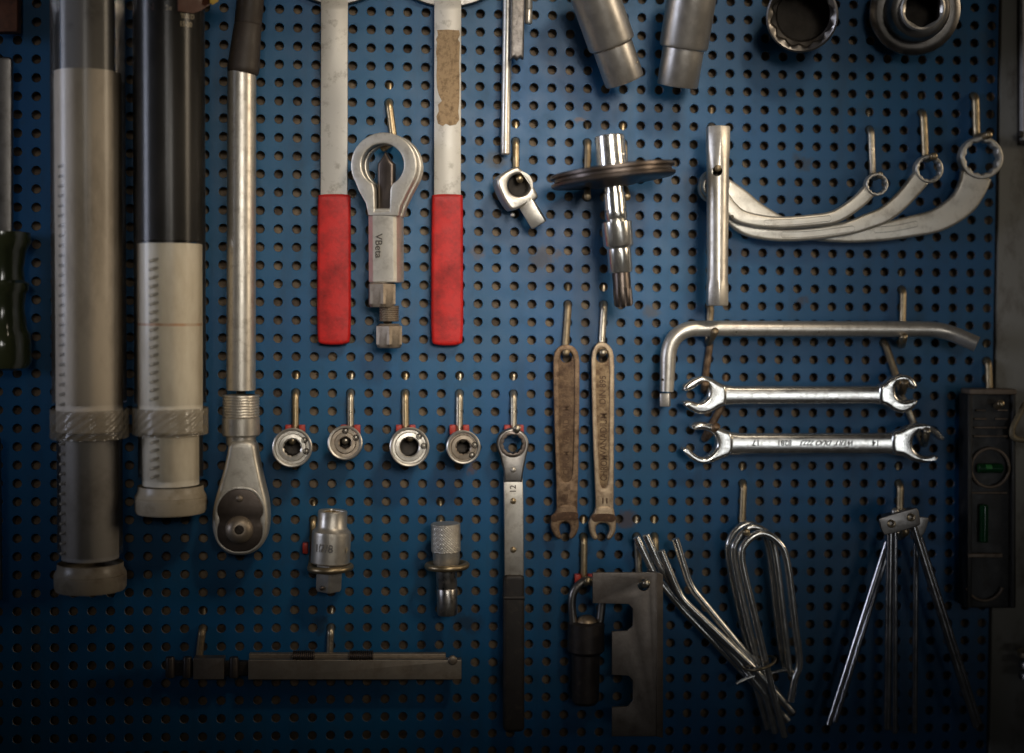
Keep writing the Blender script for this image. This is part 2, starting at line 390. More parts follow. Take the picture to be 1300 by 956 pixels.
def plate_mesh(outline, d, thick, bevel=0.0006, holes=(), yaw=0.0, pitch=0.0, pivot=None, res=2):
    """outline in pixels as seen on the front face, which stands d proud of the panel; thick goes back to the wall"""
    if pivot is None:
        pivot = (sum(p[0] for p in outline) / len(outline), sum(p[1] for p in outline) / len(outline))
    O = P(pivot[0], pivot[1], d)
    B = Matrix.Rotation(math.radians(yaw), 3, 'Z') @ Matrix.Rotation(math.radians(pitch), 3, 'X')
    u = B @ Vector((1, 0, 0)); v = B @ Vector((0, 0, 1)); nrm = B @ Vector((0, -1, 0))
    def loc(px, py):
        r = ray(px, py); t = (O - CAM).dot(nrm) / r.dot(nrm); w = CAM + r * t - O
        return w.dot(u), w.dot(v)
    cu = bpy.data.curves.new('c', 'CURVE'); cu.dimensions = '2D'; cu.fill_mode = 'BOTH'
    for pl in [outline] + list(holes):
        s = cu.splines.new('POLY'); s.points.add(len(pl) - 1); s.use_cyclic_u = True
        for q, (px, py) in zip(s.points, pl):
            x, y = loc(px, py); q.co = (x, y, 0, 1)
    bevel = min(bevel, thick * 0.49)
    cu.extrude = thick / 2 - bevel; cu.bevel_depth = bevel; cu.bevel_resolution = res; cu.offset = -bevel
    ob = bpy.data.objects.new('c', cu); sc.collection.objects.link(ob)
    dg = bpy.context.evaluated_depsgraph_get()
    me = bpy.data.meshes.new_from_object(ob.evaluated_get(dg))
    bpy.data.objects.remove(ob); bpy.data.curves.remove(cu)
    T = Matrix(((u.x, v.x, nrm.x, O.x), (u.y, v.y, nrm.y, O.y), (u.z, v.z, nrm.z, O.z), (0, 0, 0, 1)))
    me.transform(Matrix.Translation((0, 0, -thick / 2))); me.transform(T)
    bm = bmesh.new(); bm.from_mesh(me); bmesh.ops.remove_doubles(bm, verts=bm.verts, dist=1e-6)
    bmesh.ops.recalc_face_normals(bm, faces=bm.faces); bm.to_mesh(me); bm.free()
    return me
def plate(name, outline, d, thick, material, parent=None, bevel=0.0006, holes=(), yaw=0, pitch=0, pivot=None, smooth=40, res=2):
    return link(name, plate_mesh(outline, d, thick, bevel, holes, yaw, pitch, pivot, res), material, parent, smooth)
def ribbon_outline(c, w):
    """centre line px -> closed outline with half widths w"""
    L_, R_ = [], []
    for i, p in enumerate(c):
        a = c[max(i - 1, 0)]; b = c[min(i + 1, len(c) - 1)]
        dx, dy = b[0] - a[0], b[1] - a[1]; l = math.hypot(dx, dy); nx, ny = -dy / l, dx / l
        L_.append((p[0] + nx * w[i], p[1] + ny * w[i])); R_.append((p[0] - nx * w[i], p[1] - ny * w[i]))
    return L_ + R_[::-1]
def spline2(pts, n=7):
    v = catmull([Vector((p[0], p[1], p[2] if len(p) > 2 else 0)) for p in pts], n)
    return [(q.x, q.y) for q in v], [q.z for q in v]
def text(name, body, px, py, d, hpx, material, parent, rot=0, yaw=0, shear=0.0, xs=1.0):
    cu = bpy.data.curves.new('t', 'FONT'); cu.body = body; cu.align_x = 'CENTER'; cu.align_y = 'CENTER'
    s = S(px, py, d); cu.size = hpx * s / 0.70; cu.extrude = 0.00008; cu.shear = shear; cu.offset = 0.00010
    ob = bpy.data.objects.new('t', cu); sc.collection.objects.link(ob)
    me = bpy.data.meshes.new_from_object(ob.evaluated_get(bpy.context.evaluated_depsgraph_get()))
    bpy.data.objects.remove(ob); bpy.data.curves.remove(cu)
    B = Matrix.Rotation(math.radians(yaw), 4, 'Z') @ Matrix.Rotation(math.radians(90), 4, 'X') @ Matrix.Rotation(math.radians(rot), 4, 'Z')
    me.transform(Matrix.Scale(xs, 4, (1, 0, 0))); me.transform(B); me.transform(Matrix.Translation(P(px, py, d)))
    return link(name, me, material, parent, 0)
def box_mesh(corners_axis, size, bevel=0.0006):
    c, X, Y, Z = corners_axis
    bm = bmesh.new(); bmesh.ops.create_cube(bm, size=1.0)
    for v in bm.verts: v.co = Vector((v.co.x * size[0], v.co.y * size[1], v.co.z * size[2]))
    bmesh.ops.bevel(bm, geom=list(bm.edges), offset=bevel, segments=2, affect='EDGES', profile=0.5)
    me = bpy.data.meshes.new('b'); bm.to_mesh(me); bm.free()
    me.transform(Matrix(((X.x, Y.x, Z.x, c.x), (X.y, Y.y, Z.y, c.y), (X.z, Y.z, Z.z, c.z), (0, 0, 0, 1))))
    return me
def dome(name, px, py, d, rpx, material, parent, flat=0.6):
    s = S(px, py, d); r = rpx * s
    prof = [(-r * 0.5, r)] + [(r * flat * math.sin(a), r * math.cos(a)) for a in (0, .4, .8, 1.2)] + [(r * flat, 0)]
    return link(name, lathe_mesh(P(px, py, d), Vector((0, -1, 0)), prof, 14), material, parent, 60)

# ------------------------------------------------------------------ the setting
XL, XR = -36, 29.36
r_edge = P(1264, 250); XRm = r_edge.x
ROW0, ROW1 = -32, 18                         # holes up from the anchor
def build_panel():
    n = 16; rh = 0.00375; ch = 0.00035
    verts, faces, mats = [], [], []
    ang = [2 * math.pi * (i + 0.5) / n for i in range(n)]
    sq = []
    for a in ang:
        c, s = math.cos(a), math.sin(a); k = 0.5 * PITCH / max(abs(c), abs(s)); sq.append((c * k, s * k))
    # put ring vertices exactly on the cell corners
    for i in range(n):
        for q in range(4):
            a = math.pi / 4 + q * math.pi / 2
            if abs((ang[i] - a + math.pi) % (2 * math.pi) - math.pi) < math.pi / n * 0.55: pass
    ang = [2 * math.pi * i / n for i in range(n)]
    sq = []
    for a in ang:
        c, s = math.cos(a), math.sin(a); k = 0.5 * PITCH / max(abs(c), abs(s)); sq.append((c * k, s * k))
    for i in range(XL, 30):
        for j in range(ROW0, ROW1 + 1):
            cx, cz = i * PITCH, ZA + j * PITCH; b = len(verts)
            for (x, z) in sq: verts.append((min(cx + x, XRm), 0, cz + z))
            for a in ang: verts.append((cx + (rh + ch) * math.cos(a), 0, cz + (rh + ch) * math.sin(a)))
            for a in ang: verts.append((cx + rh * math.cos(a), ch, cz + rh * math.sin(a)))
            for a in ang: verts.append((cx + rh * math.cos(a), 0.0018, cz + rh * math.sin(a)))
            for k in range(n):
                l = (k + 1) % n
                for q in range(3):
                    faces.append((b + q * n + k, b + q * n + l, b + (q + 1) * n + l, b + (q + 1) * n + k)); mats.append(0 if q < 2 else 1)
    me = bpy.data.meshes.new('panel'); me.from_pydata(verts, [], faces)
    me.materials.append(M['board']); me.materials.append(M['rim'])
    me.polygons.foreach_set('material_index', mats); me.update()
    o = bpy.data.objects.new('perforated_panel', me); sc.collection.objects.link(o)
    tag(o, 'blue painted perforated steel panel covered in rows of round holes', 'tool panel', kind='structure')
build_panel()
# wall behind the panel: what shows brown through the holes, softly uneven
def build_wall():
    nx, nz = 130, 100
    x0, x1 = XL * PITCH - 0.05, XRm + 0.35; z0, z1 = ZA + ROW0 * PITCH - 0.05, ZA + ROW1 * PITCH + 0.05
    rnd = random.Random(3)
    verts = [(x0 + (x1 - x0) * i / nx, 0.0125 + rnd.uniform(-0.0015, 0.0015), z0 + (z1 - z0) * j / nz) for j in range(nz + 1) for i in range(nx + 1)]
    faces = [(j * (nx + 1) + i, j * (nx + 1) + i + 1, (j + 1) * (nx + 1) + i + 1, (j + 1) * (nx + 1) + i) for j in range(nz) for i in range(nx)]
    me = bpy.data.meshes.new('wall'); me.from_pydata(verts, [], faces)
    o = link('wall', me, M['backing'], None, 60)
    tag(o, 'brown backing wall seen through the panel holes', 'wall', kind='structure')
build_wall()
# the grey steel upright closing the panel on the right
me = box_mesh((Vector((XRm + 0.062, 0.004, ZA - 0.1)), Vector((1, 0, 0)), Vector((0, 1, 0)), Vector((0, 0, 1))), (0.12, 0.012, 0.80), 0.001)
tag(link('steel_upright', me, M['post'], None, 40), 'grey painted steel upright along the panel edge', 'upright', kind='structure')

# ------------------------------------------------------------------ hooks
HOOKS = 'bent wire hooks pushed into the panel'
M['zinc2'] = mat('tarnished_wire', (0.30, 0.235, 0.15), 0.8, 0.45, (0.10, 0.065, 0.035), 0.6, 150, 0.08, 0.15, 500)
M['zinc3'] = mat('bright_grey_wire', (0.50, 0.44, 0.34), 0.9, 0.32, (0.20, 0.15, 0.09), 0.45, 150, 0.08, 0.1, 500)
HR = random.Random(11)
def hook(label, hpx, base, tip, d0=0.0048, d1=0.032, r=0.0030, clip=False, material='zinc'):
    """wire: behind the panel up to the hole above, out of its hole, down the face to base, then out to the tip"""
    h = hole_at(*hpx); s = PITCH
    t = Thing('wire_hook', label, 'hook', (h.x, -0.002, h.z), HOOKS)
    pb = P(base[0], base[1], d0); pt = P(tip[0], tip[1], d1)
    path = [h + Vector((0.0006, 0.0058, s + 0.0016)), h + Vector((0, 0.0058, 0.0015)), h + Vector((0, -0.0044, -0.0006)),
            h * 0.5 + pb * 0.5 + Vector((0, -0.0012, 0)), pb, pt]
    w = fillet(path[:3] + [path[3]], 0.004, 5)
    w = fillet([path[0], path[1], path[2], path[4], path[5]], 0.0055, 6)
    if material == 'zinc': material = HR.choice(('zinc', 'zinc2', 'zinc3', 'zinc'))
    link('wire', sweep_mesh(w, r * HR.uniform(0.93, 1.08), 12), M[material], t, 50)
    if clip:
        c = pb + Vector((0, -0.004, 0.005)); sx = 0.0056
        for k in (-1, 1):
            me = box_mesh((c + Vector((k * sx, 0.0022, 0)), Vector((1, 0, 0)), Vector((0, 1, 0)), Vector((0, 0, 1))), (0.0050, 0.0060, 0.0082), 0.0008)
            link('clip', me, M['red_clip'], t, 40)
    return t
hook('wire hook passing through the ring of the nut splitter', (494, 131), (500, 178), (487, 188), d1=0.022)
hook('short wire hook carrying the square drive coupler', (657, 182), (655, 218), (660, 228), d1=0.034)
hook('wire hook behind the pulley, beside the square drive coupler', (745, 183), (745, 236), (746, 250), d1=0.055)
hook('wire hook half hidden behind the chrome top of the pulley tool', (792, 183), (793, 238), (796, 250), d1=0.055)
hook('wire hook whose tip shows in the hole of the tube spanner', (906, 161), (907, 216), (911.5, 213.5), d1=0.0535)
hook('wire hook in the smallest ring of the crescent wrenches', (1104, 166), (1108, 226), (1117, 222), d1=0.036)
hook('wire hook in the middle-sized ring of the crescent wrenches', (1171, 145), (1175, 203), (1186, 198), d1=0.032)
hook('wire hook in the largest ring of the crescent wrenches', (1236, 126), (1240, 176), (1256, 171), d1=0.028)
hook('wire hook under the bent bar, below the tube spanner', (900, 388), (899, 437), (908, 420), d1=0.034)
hook('wire hook under the bent bar near its slanted end', (1145, 367), (1145, 440), (1148, 427), d1=0.034)
hook('slanting rusty hook in the jaw of the plain flare wrench, below the bar bend', (902, 434), (893, 497), (896, 487), d1=0.030, material='rust')
hook('slanting wire hook in the jaw of the plain flare wrench, under the slanted bar end', (1122, 434), (1145, 500), (1149, 485), d1=0.030)
hook('rusty hook in the toothed left jaw of the lettered flare wrench', (923, 502), (893, 559), (910, 541), d1=0.030, material='rust')
hook('wire hook in the notched ring of the lettered flare wrench', (1146, 501), (1173, 566), (1177, 546), d1=0.030)
hook('wire hook on the browner of the two rusty spanners', (720, 389), (717, 450), (719, 447), d1=0.020, material='zinc')
hook('wire hook on the brassier of the two rusty spanners', (766, 389), (763, 450), (766, 447), d1=0.020)
for k, (hx, bx, tx, ty, nm) in enumerate(((374, 375, 371, 560, 'the ratchet socket by the long ratchet'), (443, 445, 438, 560, 'the small-bored ratchet socket'),
                                      (513, 515, 521, 556, 'the widest-bored ratchet socket'), (582, 583, 588, 557, 'the dark-faced ratchet socket'),
                                      (651, 652, 657, 543, 'the black handled ring wrench'))):
    hook('wire hook with red clip holding ' + nm, (hx, 495), (bx, 553), (tx, ty), d1=0.036, clip=True)
hook('wire hook with red clip holding the dark padlock', (740, 680), (741, 742), (747, 737), d1=0.032, clip=True)
hook('wire hook poking through the notched steel plate', (815, 681), (812, 746), (821, 740), d1=0.054)
hook('tan wire hook behind the four bent rods', (835, 682), (832, 712), (840, 716), d1=0.016)
hook('wire hook carrying the chrome hairpin rods', (942, 612), (942, 668), (948, 676), d1=0.036)
hook('wire hook holding the folding stand bracket', (1142, 612), (1142, 682), (1150, 675), d1=0.034)
hook('wire hook through the end slot of the spirit level', (1252, 457), (1257, 521), (1271, 512), d1=0.040)
hook('wire hook above the short end block of the steel clamp', (253, 797), (252, 842), (254, 846), d1=0.028)
hook('wire hook above the long bar of the steel clamp', (418, 797), (418, 845), (420, 850), d1=0.028)

# ------------------------------------------------------------------ clear plastic tubes
def plastic_tube(label, cx_top, cx_bot, yb, r_up, r_lo, y_c0, y_c1, cores, teeth, capcol):
    d = 0.036
    t = Thing('plastic_tube', label, 'plastic tube', P((cx_top + cx_bot) / 2, yb, d))
    A = (cx_top, -30, d); B = (cx_bot, yb, d); full = yb + 30
    def c_at(y): return cx_top + (cx_bot - cx_top) * (y + 30) / full
    up = lathe('upper_sleeve', A, B, [(0, r_up), (y_c0 + 30 + 4, r_up)], M['clear'], t, 48)
    lo = lathe('lower_sleeve', (c_at(y_c1 - 6), y_c1 - 6, d), B, [(0, r_lo), (yb - 38 - y_c1, r_lo)], M['clear'], t, 48)
    # twisted collar: diagonal ridges
    a = P(c_at(y_c0), y_c0, d); b = P(*B); ax, u, v = frame(b - a); s = S(c_at(y_c0), y_c0, d)
    verts, faces = [], []; n, mrows = 220, 40; hgt = y_c1 - y_c0
    for j in range(mrows + 1):
        f = j / mrows
        for i in range(n):
            th = 2 * math.pi * i / n
            rr = r_up + 0.1 + (2.6 * (0.5 + 0.5 * math.sin(th * 20 - f * 21.0)) ** 0.8 if 0 < j < mrows else (2.6 if j == 0 else 0.6))
            verts.append(a + ax * (f * hgt * s) + (u * math.cos(th) + v * math.sin(th)) * rr * s)
    for j in range(mrows):
        for i in range(n): faces.append((j * n + i, j * n + (i + 1) % n, (j + 1) * n + (i + 1) % n, (j + 1) * n + i))
    link('collar', mesh_from(verts, faces), M['collar'], t, 60)
    # foot cap
    yc = yb - 36
    lathe('foot_cap', (c_at(yc), yc, d), B, [(0, r_lo + 0.3), (7, r_lo + 0.9), (12, r_lo + 3.4), (14, r_lo + 4.4), (14.8, r_lo + 3.6), (16, r_lo + 4.6), (31, r_lo + 4.2), (35, r_lo + 2.4), (36, 0)], M[capcol], t, 48)
    t.parts = {}
    for (nm, y0, y1, rr, mt) in cores:
        t.core = lathe(nm, (c_at(y0), y0, d), B, [(0, 0), (0, rr), (y1 - y0, rr), (y1 - y0, 0)], M[mt], t, 40); t.parts[nm] = t.core
    # moulded ratchet teeth down the left of the sleeve, sharing one mesh
    tx, y0, y1, step, wpx = teeth
    s = S(tx, y0, d); base = None; y = y0
    while y < y1:
        rr = r_up if y < y_c0 else r_lo
        if not (y_c0 - 6 < y < y_c1 + 4):
            x = tx - c_at((y0 + y1) / 2) + c_at(y)
            off = (c_at(y) - x); dz = math.sqrt(max(rr * rr - off * off, 1)) * s
            if base is None:
                me = box_mesh((Vector((0, 0, 0)), Vector((0.90, 0.34, 0.28)).normalized(), Vector((-0.34, 0.94, 0)).normalized(), Vector((-0.2, 0, 0.98)).normalized()), (wpx * s, 0.0022, 0.0024), 0.0008)
                me.materials.append(M['clear_tooth']); base = me
                for p in base.polygons: p.use_smooth = True
            o = bpy.data.objects.new('tooth', base); sc.collection.objects.link(o)
            sl = up if y < y_c0 else lo
            o.parent = sl; o.location = P(x, y, d + dz * 1.0) - Vector(list(sl['_wc']))
        y += step
    return t
M['clear_tooth'] = mat('moulded_plastic', (0.50, 0.47, 0.42), 0, 0.25, None, rvar=0.05, spec=0.7, alpha=0.8)
plastic_tube('taller clear plastic tube with smoky contents, beside the file handle', 111, 115, 750, 47, 41, 519, 557,
             (('dark_insert', -25, 93, 33, 'greyprint'), ('smoky_core', 93, 556, 42, 'smoky'), ('lower_core', 556, 712, 36, 'smoky_dark')),
             (81, 210, 705, 12.6, 13), 'cap_dark')
tb = plastic_tube('shorter clear plastic tube with black label and milky lower half', 214, 217, 652, 45.5, 41, 517, 552,
             (('black_label', -25, 310, 40, 'black_gloss'), ('milky_core', 310, 552, 41, 'milky'), ('lower_core', 552, 616, 36, 'milky')),
             (196, 330, 610, 11.0, 13), 'cap')
lathe('orange_band', (216, 410, 0.036), (216, 430, 0.036), [(0, 41.2), (3.5, 41.2)], M['ochre'], tb.parts['milky_core'], 40)
# print on the black label
dd = 0.036 + 40 * S(214, 20, 0.036)
text('lettering', 'Nm', 196, 9, dd - 0.001, 10, M['dim_print'], tb.parts['black_label'], 0)
text('lettering', '2e', 214, 10, dd + 0.0005, 6, M['pale_print'], tb.parts['black_label'], 0)
text('lettering', 'TUV.D', 238, 21, dd - 0.0035, 5.5, M['pale_print'], tb.parts['black_label'], 0, xs=0.8, yaw=28)
text('lettering', '15-80', 236, 31, dd - 0.0032, 6.2, M['pale_print'], tb.parts['black_label'], 0, xs=0.8, yaw=28)
plate('printed_flash', [(226, -12), (276, -12), (270, 4), (254, 14), (246, 17), (226, 14)], dd - 0.006, 0.0006, M['red_print'], tb.parts['black_label'], 0.0001, yaw=35)
plate('yellow_flash', [(268, -12), (279, -12), (277, 2), (270, 6), (267, 3)], dd - 0.008, 0.0010, M['yellow'], tb.parts['black_label'], 0.0001, yaw=40)

# ------------------------------------------------------------------ file with acrylic handle, far left
t = Thing('metal_file', 'rough steel file with a dark translucent green handle', 'file', P(4, 474, 0.025))
plate('blade', rrect(-12, 72, 15, 300, 5), 0.027, 0.006, M['gun'], t, 0.0012)
lathe('handle', (5, 293, 0.025), (5, 474, 0.025), [(0, 0), (0, 20), (2, 33), (14, 34), (26, 28), (30, 27), (48, 24.5), (64, 26), (68, 31), (76, 31), (82, 27),
      (100, 25.5), (128, 29), (134, 33), (150, 34), (170, 34.5), (178, 31), (181, 24), (181, 0)], M['acrylic'], t, 40)
tag(link('packing_card', plate_mesh(rrect(-30, -30, 22, 40, 2), 0.02, 0.012, 0.0006), M['orange'], None), 'faded orange card packet above the file', 'packet')
o = rod('pry_bar', [(-6, 556, 0.03), (-5, 640, 0.03), (-4, 760, 0.03)], 7, M['gun']); tag(o, 'dark steel pry bar hanging below the file handle', 'pry bar')

# ------------------------------------------------------------------ long ratchet
d = 0.030
t = Thing('long_ratchet', 'long handled ratchet with teardrop head and dark grip', 'ratchet', P(305, 706, d))
lathe('shaft', (307, 92, d), (306, 502, d), [(0, 18.2), (408, 18.6)], M['satin'], t, 40)
lathe('grip', (321, -30, d), (308, 96, d), [(0, 17), (60, 17.5), (62, 16.8), (64, 17.5), (118, 20.5), (123, 20), (126, 18), (126, 0)], M['handle'], t, 36)
cp = [(0, 18)]
for k in range(8): cp += [(k * 3.6 + 0.5, 23.2), (k * 3.6 + 2.2, 23.6), (k * 3.6 + 3.0, 22.2)]
cp += [(30, 24), (51, 24), (53, 22.5), (54, 19), (64, 19), (66, 17)]
lathe('collar', (306, 501, d), (306, 567, d), cp, M['satin'], t, 40)
head = [(290, 558), (323, 558), (326, 580), (333, 612), (340, 640), (341, 668), (336, 690), (322, 703), (304, 707), (286, 703), (273, 689), (268, 668), (270, 642), (279, 612), (287, 582)]
rh_ = plate('head', chaikin(head, 2), d + 0.013, 0.026, M['forged'], t, 0.0045, res=4)
fp = chaikin([(304, 620), (322, 624), (333, 640), (334, 652), (329, 660), (334, 670), (331, 688), (318, 699), (304, 701), (290, 699), (277, 688), (275, 670), (280, 660), (275, 651), (277, 639), (288, 624)], 2)
fo = plate('face_plate', fp, d + 0.0142, 0.0025, M['dark_steel'], rh_, 0.0005)
plate('face_rim', chaikin([(304, 617), (324, 621), (336, 638), (337, 668), (334, 689), (320, 701), (304, 704), (289, 701), (274, 689), (272, 668), (273, 638), (287, 621)], 2), d + 0.0138, 0.0015, M['satin'], rh_, 0.0003, holes=[fp])
lathe('drive_boss', (304, 672, d + 0.013), (303.6, 673, d + 0.022), [(0, 18), (2, 18), (5, 17), (8, 14), (10, 11), (11, 8), (11, 6)], M['bolt'], rh_, 32)
lathe('drive_bore', (304, 672, d + 0.013), (303.6, 673, d + 0.022), [(11, 6), (2, 5.5), (2, 0)], M['bore_shade'], rh_, 24)
dome('button', 304, 633, d + 0.0145, 4.5, M['bolt'], rh_)

# ------------------------------------------------------------------ two red handled bars
def red_bar(label, xt, xb, hw, red, disc, patch):
    t = Thing('pulley_wrench', label, 'pulley wrench', P(xb, red[3], 0.012))
    d = 0.0125
    # flat bar, bent back at its top towards the dish
    path = [(xb, red[1] + 14, d), (xb - (xb - xt) * 0.5, 130, d), (xt, 13, d), (xt, 10, d - 0.0005), (xt, 6, d - 0.0022), (xt, 1, d - 0.0052), (xt, -3, d - 0.0062), (xt, -60, d - 0.0065)]
    verts, faces = [], []; th = 0.0036
    for i, (px, py, dd) in enumerate(path):
        for (sx, b) in ((-1, 0.0005), (-1 + 0.04, 0), (1 - 0.04, 0), (1, 0.0005)): verts.append(P(px + sx * hw, py, dd - b))
        for sx in (1, -1): verts.append(P(px + sx * hw, py, dd) + Vector((0, th, 0)))
    for i in range(len(path) - 1):
        for k in range(6):
            l = (k + 1) % 6; faces.append((i * 6 + k, i * 6 + l, (i + 1) * 6 + l, (i + 1) * 6 + k))
    faces += [tuple(range(6)), tuple(range((len(path) - 1) * 6, len(path) * 6))]
    fb = link('flat_bar', mesh_from(verts, faces), M['matte_steel'], t, 50)
    x0, y0, x1, y1 = red
    out = chaikin([(x0 + 1, y0), (x1 - 1, y0), (x1, y0 + 5), (x1, y0 + 90), (x1 + 0.5, y1 - 8), (x1 - 4, y1), (x0 + 3, y1), (x0 - 1, y1 - 8), (x0 - 0.5, y0 + 90), (x0, y0 + 5)], 2)
    plate('red_grip', out, d + 0.0026, 0.0088, M['red'], t, 0.0026, res=4)
    cx, cy, R = disc
    plate('dish', circ(cx, cy, R, 72), 0.0062, 0.004, M['gun'], t, 0.0012, holes=[circ(cx, cy, R * 0.3, 40)])
    if patch: plate('torn_sticker', patch, d + 0.0004, 0.0004, M['cardboard'], fb, 0.00005)
    return t
red_bar('red gripped flat bar wrench with a plain grey shank', 424.5, 424, 17, (403, 246, 445, 438), (427, -83, 89), None)
pt = [(555, 38), (568, 37.5), (583, 38.5), (584, 44), (581.5, 50), (584, 54), (583, 80), (583.5, 110), (583, 130), (582, 141), (583, 152), (579, 158), (571, 159.5), (566, 157), (562, 160), (556, 157), (554, 148), (557, 141), (556, 133), (561, 128), (557, 120), (555, 112), (554, 96), (555, 78), (553.5, 66), (555, 54), (553.5, 50), (556, 45)]
red_bar('red gripped flat bar wrench with a torn brown sticker on its shank', 568.5, 568, 17, (548, 246, 588, 439), (570, -92, 101), pt)

# ------------------------------------------------------------------ nut splitter
yw = -17; piv = (487, 260); d = 0.040
t = Thing('nut_splitter', 'steel nut splitter with ring head and brown hex bolt', 'nut splitter', P(494, 441, 0.03))
ringo = [(487 + 42 * math.cos(math.radians(a)), 210 + 42 * math.sin(math.radians(a))) for a in range(150, 391, 8)]
neck = ringo + [(515, 247), (508, 262), (505, 274), (467, 274), (464, 258), (455, 242)]
inner = [(485.5 + 27 * math.cos(math.radians(a)), 209 + 27 * math.sin(math.radians(a))) for a in range(118, 423, 8)] + [(495, 240), (494.5, 268), (475.5, 268), (475, 240)]
plate('head_cheek', neck, d, 0.0070, M['forged'], t, 0.0012, holes=[inner], yaw=yw, pivot=piv, res=3)
mid = [(487 + (x - 487) * 0.93, 214 + (y - 214) * 0.93) for x, y in neck]
def back_off(o, dist):
    n = Matrix.Rotation(math.radians(yw), 3, 'Z') @ Vector((0, 1, 0)); o.location += n * dist
back_off(plate('head_core', mid, d, 0.0070, M['bolt'], t, 0.0006, holes=[[(487 + (x - 487) * 1.06, 214 + (y - 214) * 1.03) for x, y in inner]], yaw=yw, pivot=piv), 0.0062)
back_off(plate('head_cheek', neck, d, 0.0075, M['forged'], t, 0.0012, holes=[inner], yaw=yw, pivot=piv, res=3), 0.0125)
back_off(plate('blade', [(476, 300), (476, 207), (479, 203), (486, 191), (493, 203), (497, 207), (497, 300)], d, 0.0085, M['dark_steel'], t, 0.0025, yaw=yw, pivot=piv, res=3), 0.005)
# body: chamfered prism
def prism(name, axA, axB, sect, material, parent, yaw=0, bev=None, smooth=25):
    a = P(*axA); b = P(*axB); R3 = Matrix.Rotation(math.radians(yaw), 3, 'Z'); s = S(*axA)
    n = len(sect); verts = []; faces = []; st = [(0, 0.94), (0.015, 1), (0.985, 1), (1, 0.94)]
    for f, k in st:
        for (x, y) in sect: verts.append(a.lerp(b, f) + R3 @ Vector((x * s * k, y * s * k, 0)))
    for j in range(3):
        for i in range(n): faces.append((j * n + i, j * n + (i + 1) % n, (j + 1) * n + (i + 1) % n, (j + 1) * n + i))
    faces += [tuple(range(n)), tuple(range(3 * n, 4 * n))]
    return link(name, mesh_from(verts, faces), material, parent, smooth)
sect = chaikin([(-20, -18), (13, -18), (20, -12), (20, 14), (14, 20), (-14, 20), (-20, 14)], 1)
bd = prism('body', (490, 266, d - 0.012), (490.5, 359, d - 0.012), sect, M['forged'], t, yw, smooth=30)
lathe('hex_nut', (485, 359, d - 0.011), (485, 391, d - 0.011), [(0, 0), (0, 15), (2, 16.3, 'hex'), (27, 16.3, 'hex'), (31, 15), (31, 0)], M['bolt'], t, 48, rot=0.42, smooth=25)
tp = []
for k in range(8): tp += [(k * 2.7, 13), (k * 2.7 + 1.3, 11.6)]
lathe('threaded_stud', (494, 388, d - 0.013), (494, 414, d - 0.013), tp, M['bolt'], t, 24, smooth=20)
lathe('bolt_head', (494, 411, d - 0.013), (494, 443, d - 0.013), [(0, 12), (2, 14), (3, 16.2, 'hex'), (26, 16.2, 'hex'), (30, 15), (31, 13), (31, 0)], M['bolt'], t, 48, rot=0.5, smooth=25)
# lettering stamped into the front of the body, reading downwards
nb = Matrix.Rotation(math.radians(yw), 3, 'Z') @ Vector((0, -1, 0))
tx = text('lettering', 'VBeta', 486, 313, d - 0.012, 9.0, M['engrave'], bd, -90, yaw=yw)
tx.location += nb * (18 * S(490, 300, d) + 0.00005)

# ------------------------------------------------------------------ rods at the top
o = rod('steel_rod', [(645, -30, 0.012), (641.5, 195, 0.012)], 6, M['satin'], None, n=18); tag(o, 'long thin round steel rod hanging beside the square bar', 'rod')
me = plate_mesh([(649, -30), (667, -30), (665, 74), (661, 72), (657, 75), (653, 72), (648, 75)], 0.027, 0.011, 0.0018)
tag(link('square_bar', me, M['dark_chip'] if 'dark_chip' in M else mat('chipped_black_bar', (0.22, 0.20, 0.185), 0.7, 0.45, (0.02, 0.018, 0.015), 0.55, 150, 0.1, 0.3), None), 'square steel bar with chipped black finish', 'bar')
o = lathe('chrome_pin', (671.5, -30, 0.022), (671, 30, 0.022), [(0, 4.8), (41, 4.8), (42, 4.2), (43, 4.8), (58, 4.8), (60, 4), (60, 0)], M['satin'], None, 20)
tag(o, 'short grooved chrome pin beside the square bar', 'pin')

# ------------------------------------------------------------------ square drive coupler
t = Thing('drive_coupler', 'tilted steel coupler with round cross hole and square drive', 'coupler', P(675, 288, 0.03))
body = chaikin([(630, 229), (637, 221), (655, 211), (662, 214), (672, 227), (683, 246), (683, 252), (668, 260), (652, 268), (646, 263), (637, 248)], 1)
cb = plate('body', body, 0.036, 0.020, M['satin'], t, 0.0022, holes=[circ(659, 235, 14.2)], yaw=9, res=3)
lathe('bore', (659, 235, 0.0355), (659.5, 235.2, 0.018), [(0, 14.0), (26, 14.0), (26, 0)], M['bore_shade'], cb, 32)
a = P(667, 256, 0.028); b = P(685, 286, 0.028); ax = (b - a).normalized(); Yv = Vector((0, 1, 0)); Xv = Yv.cross(ax).normalized()
rz = Matrix.Rotation(math.radians(12), 3, ax); X2 = rz @ Xv; Y2 = ax.cross(X2)
link('square_drive', box_mesh(((a + b) / 2, X2, Y2, ax), (0.0130, 0.0130, (b - a).length), 0.0013), M['satin'], t, 40)
dome('detent_ball', 651, 273, 0.027, 3, M['satin'], t)

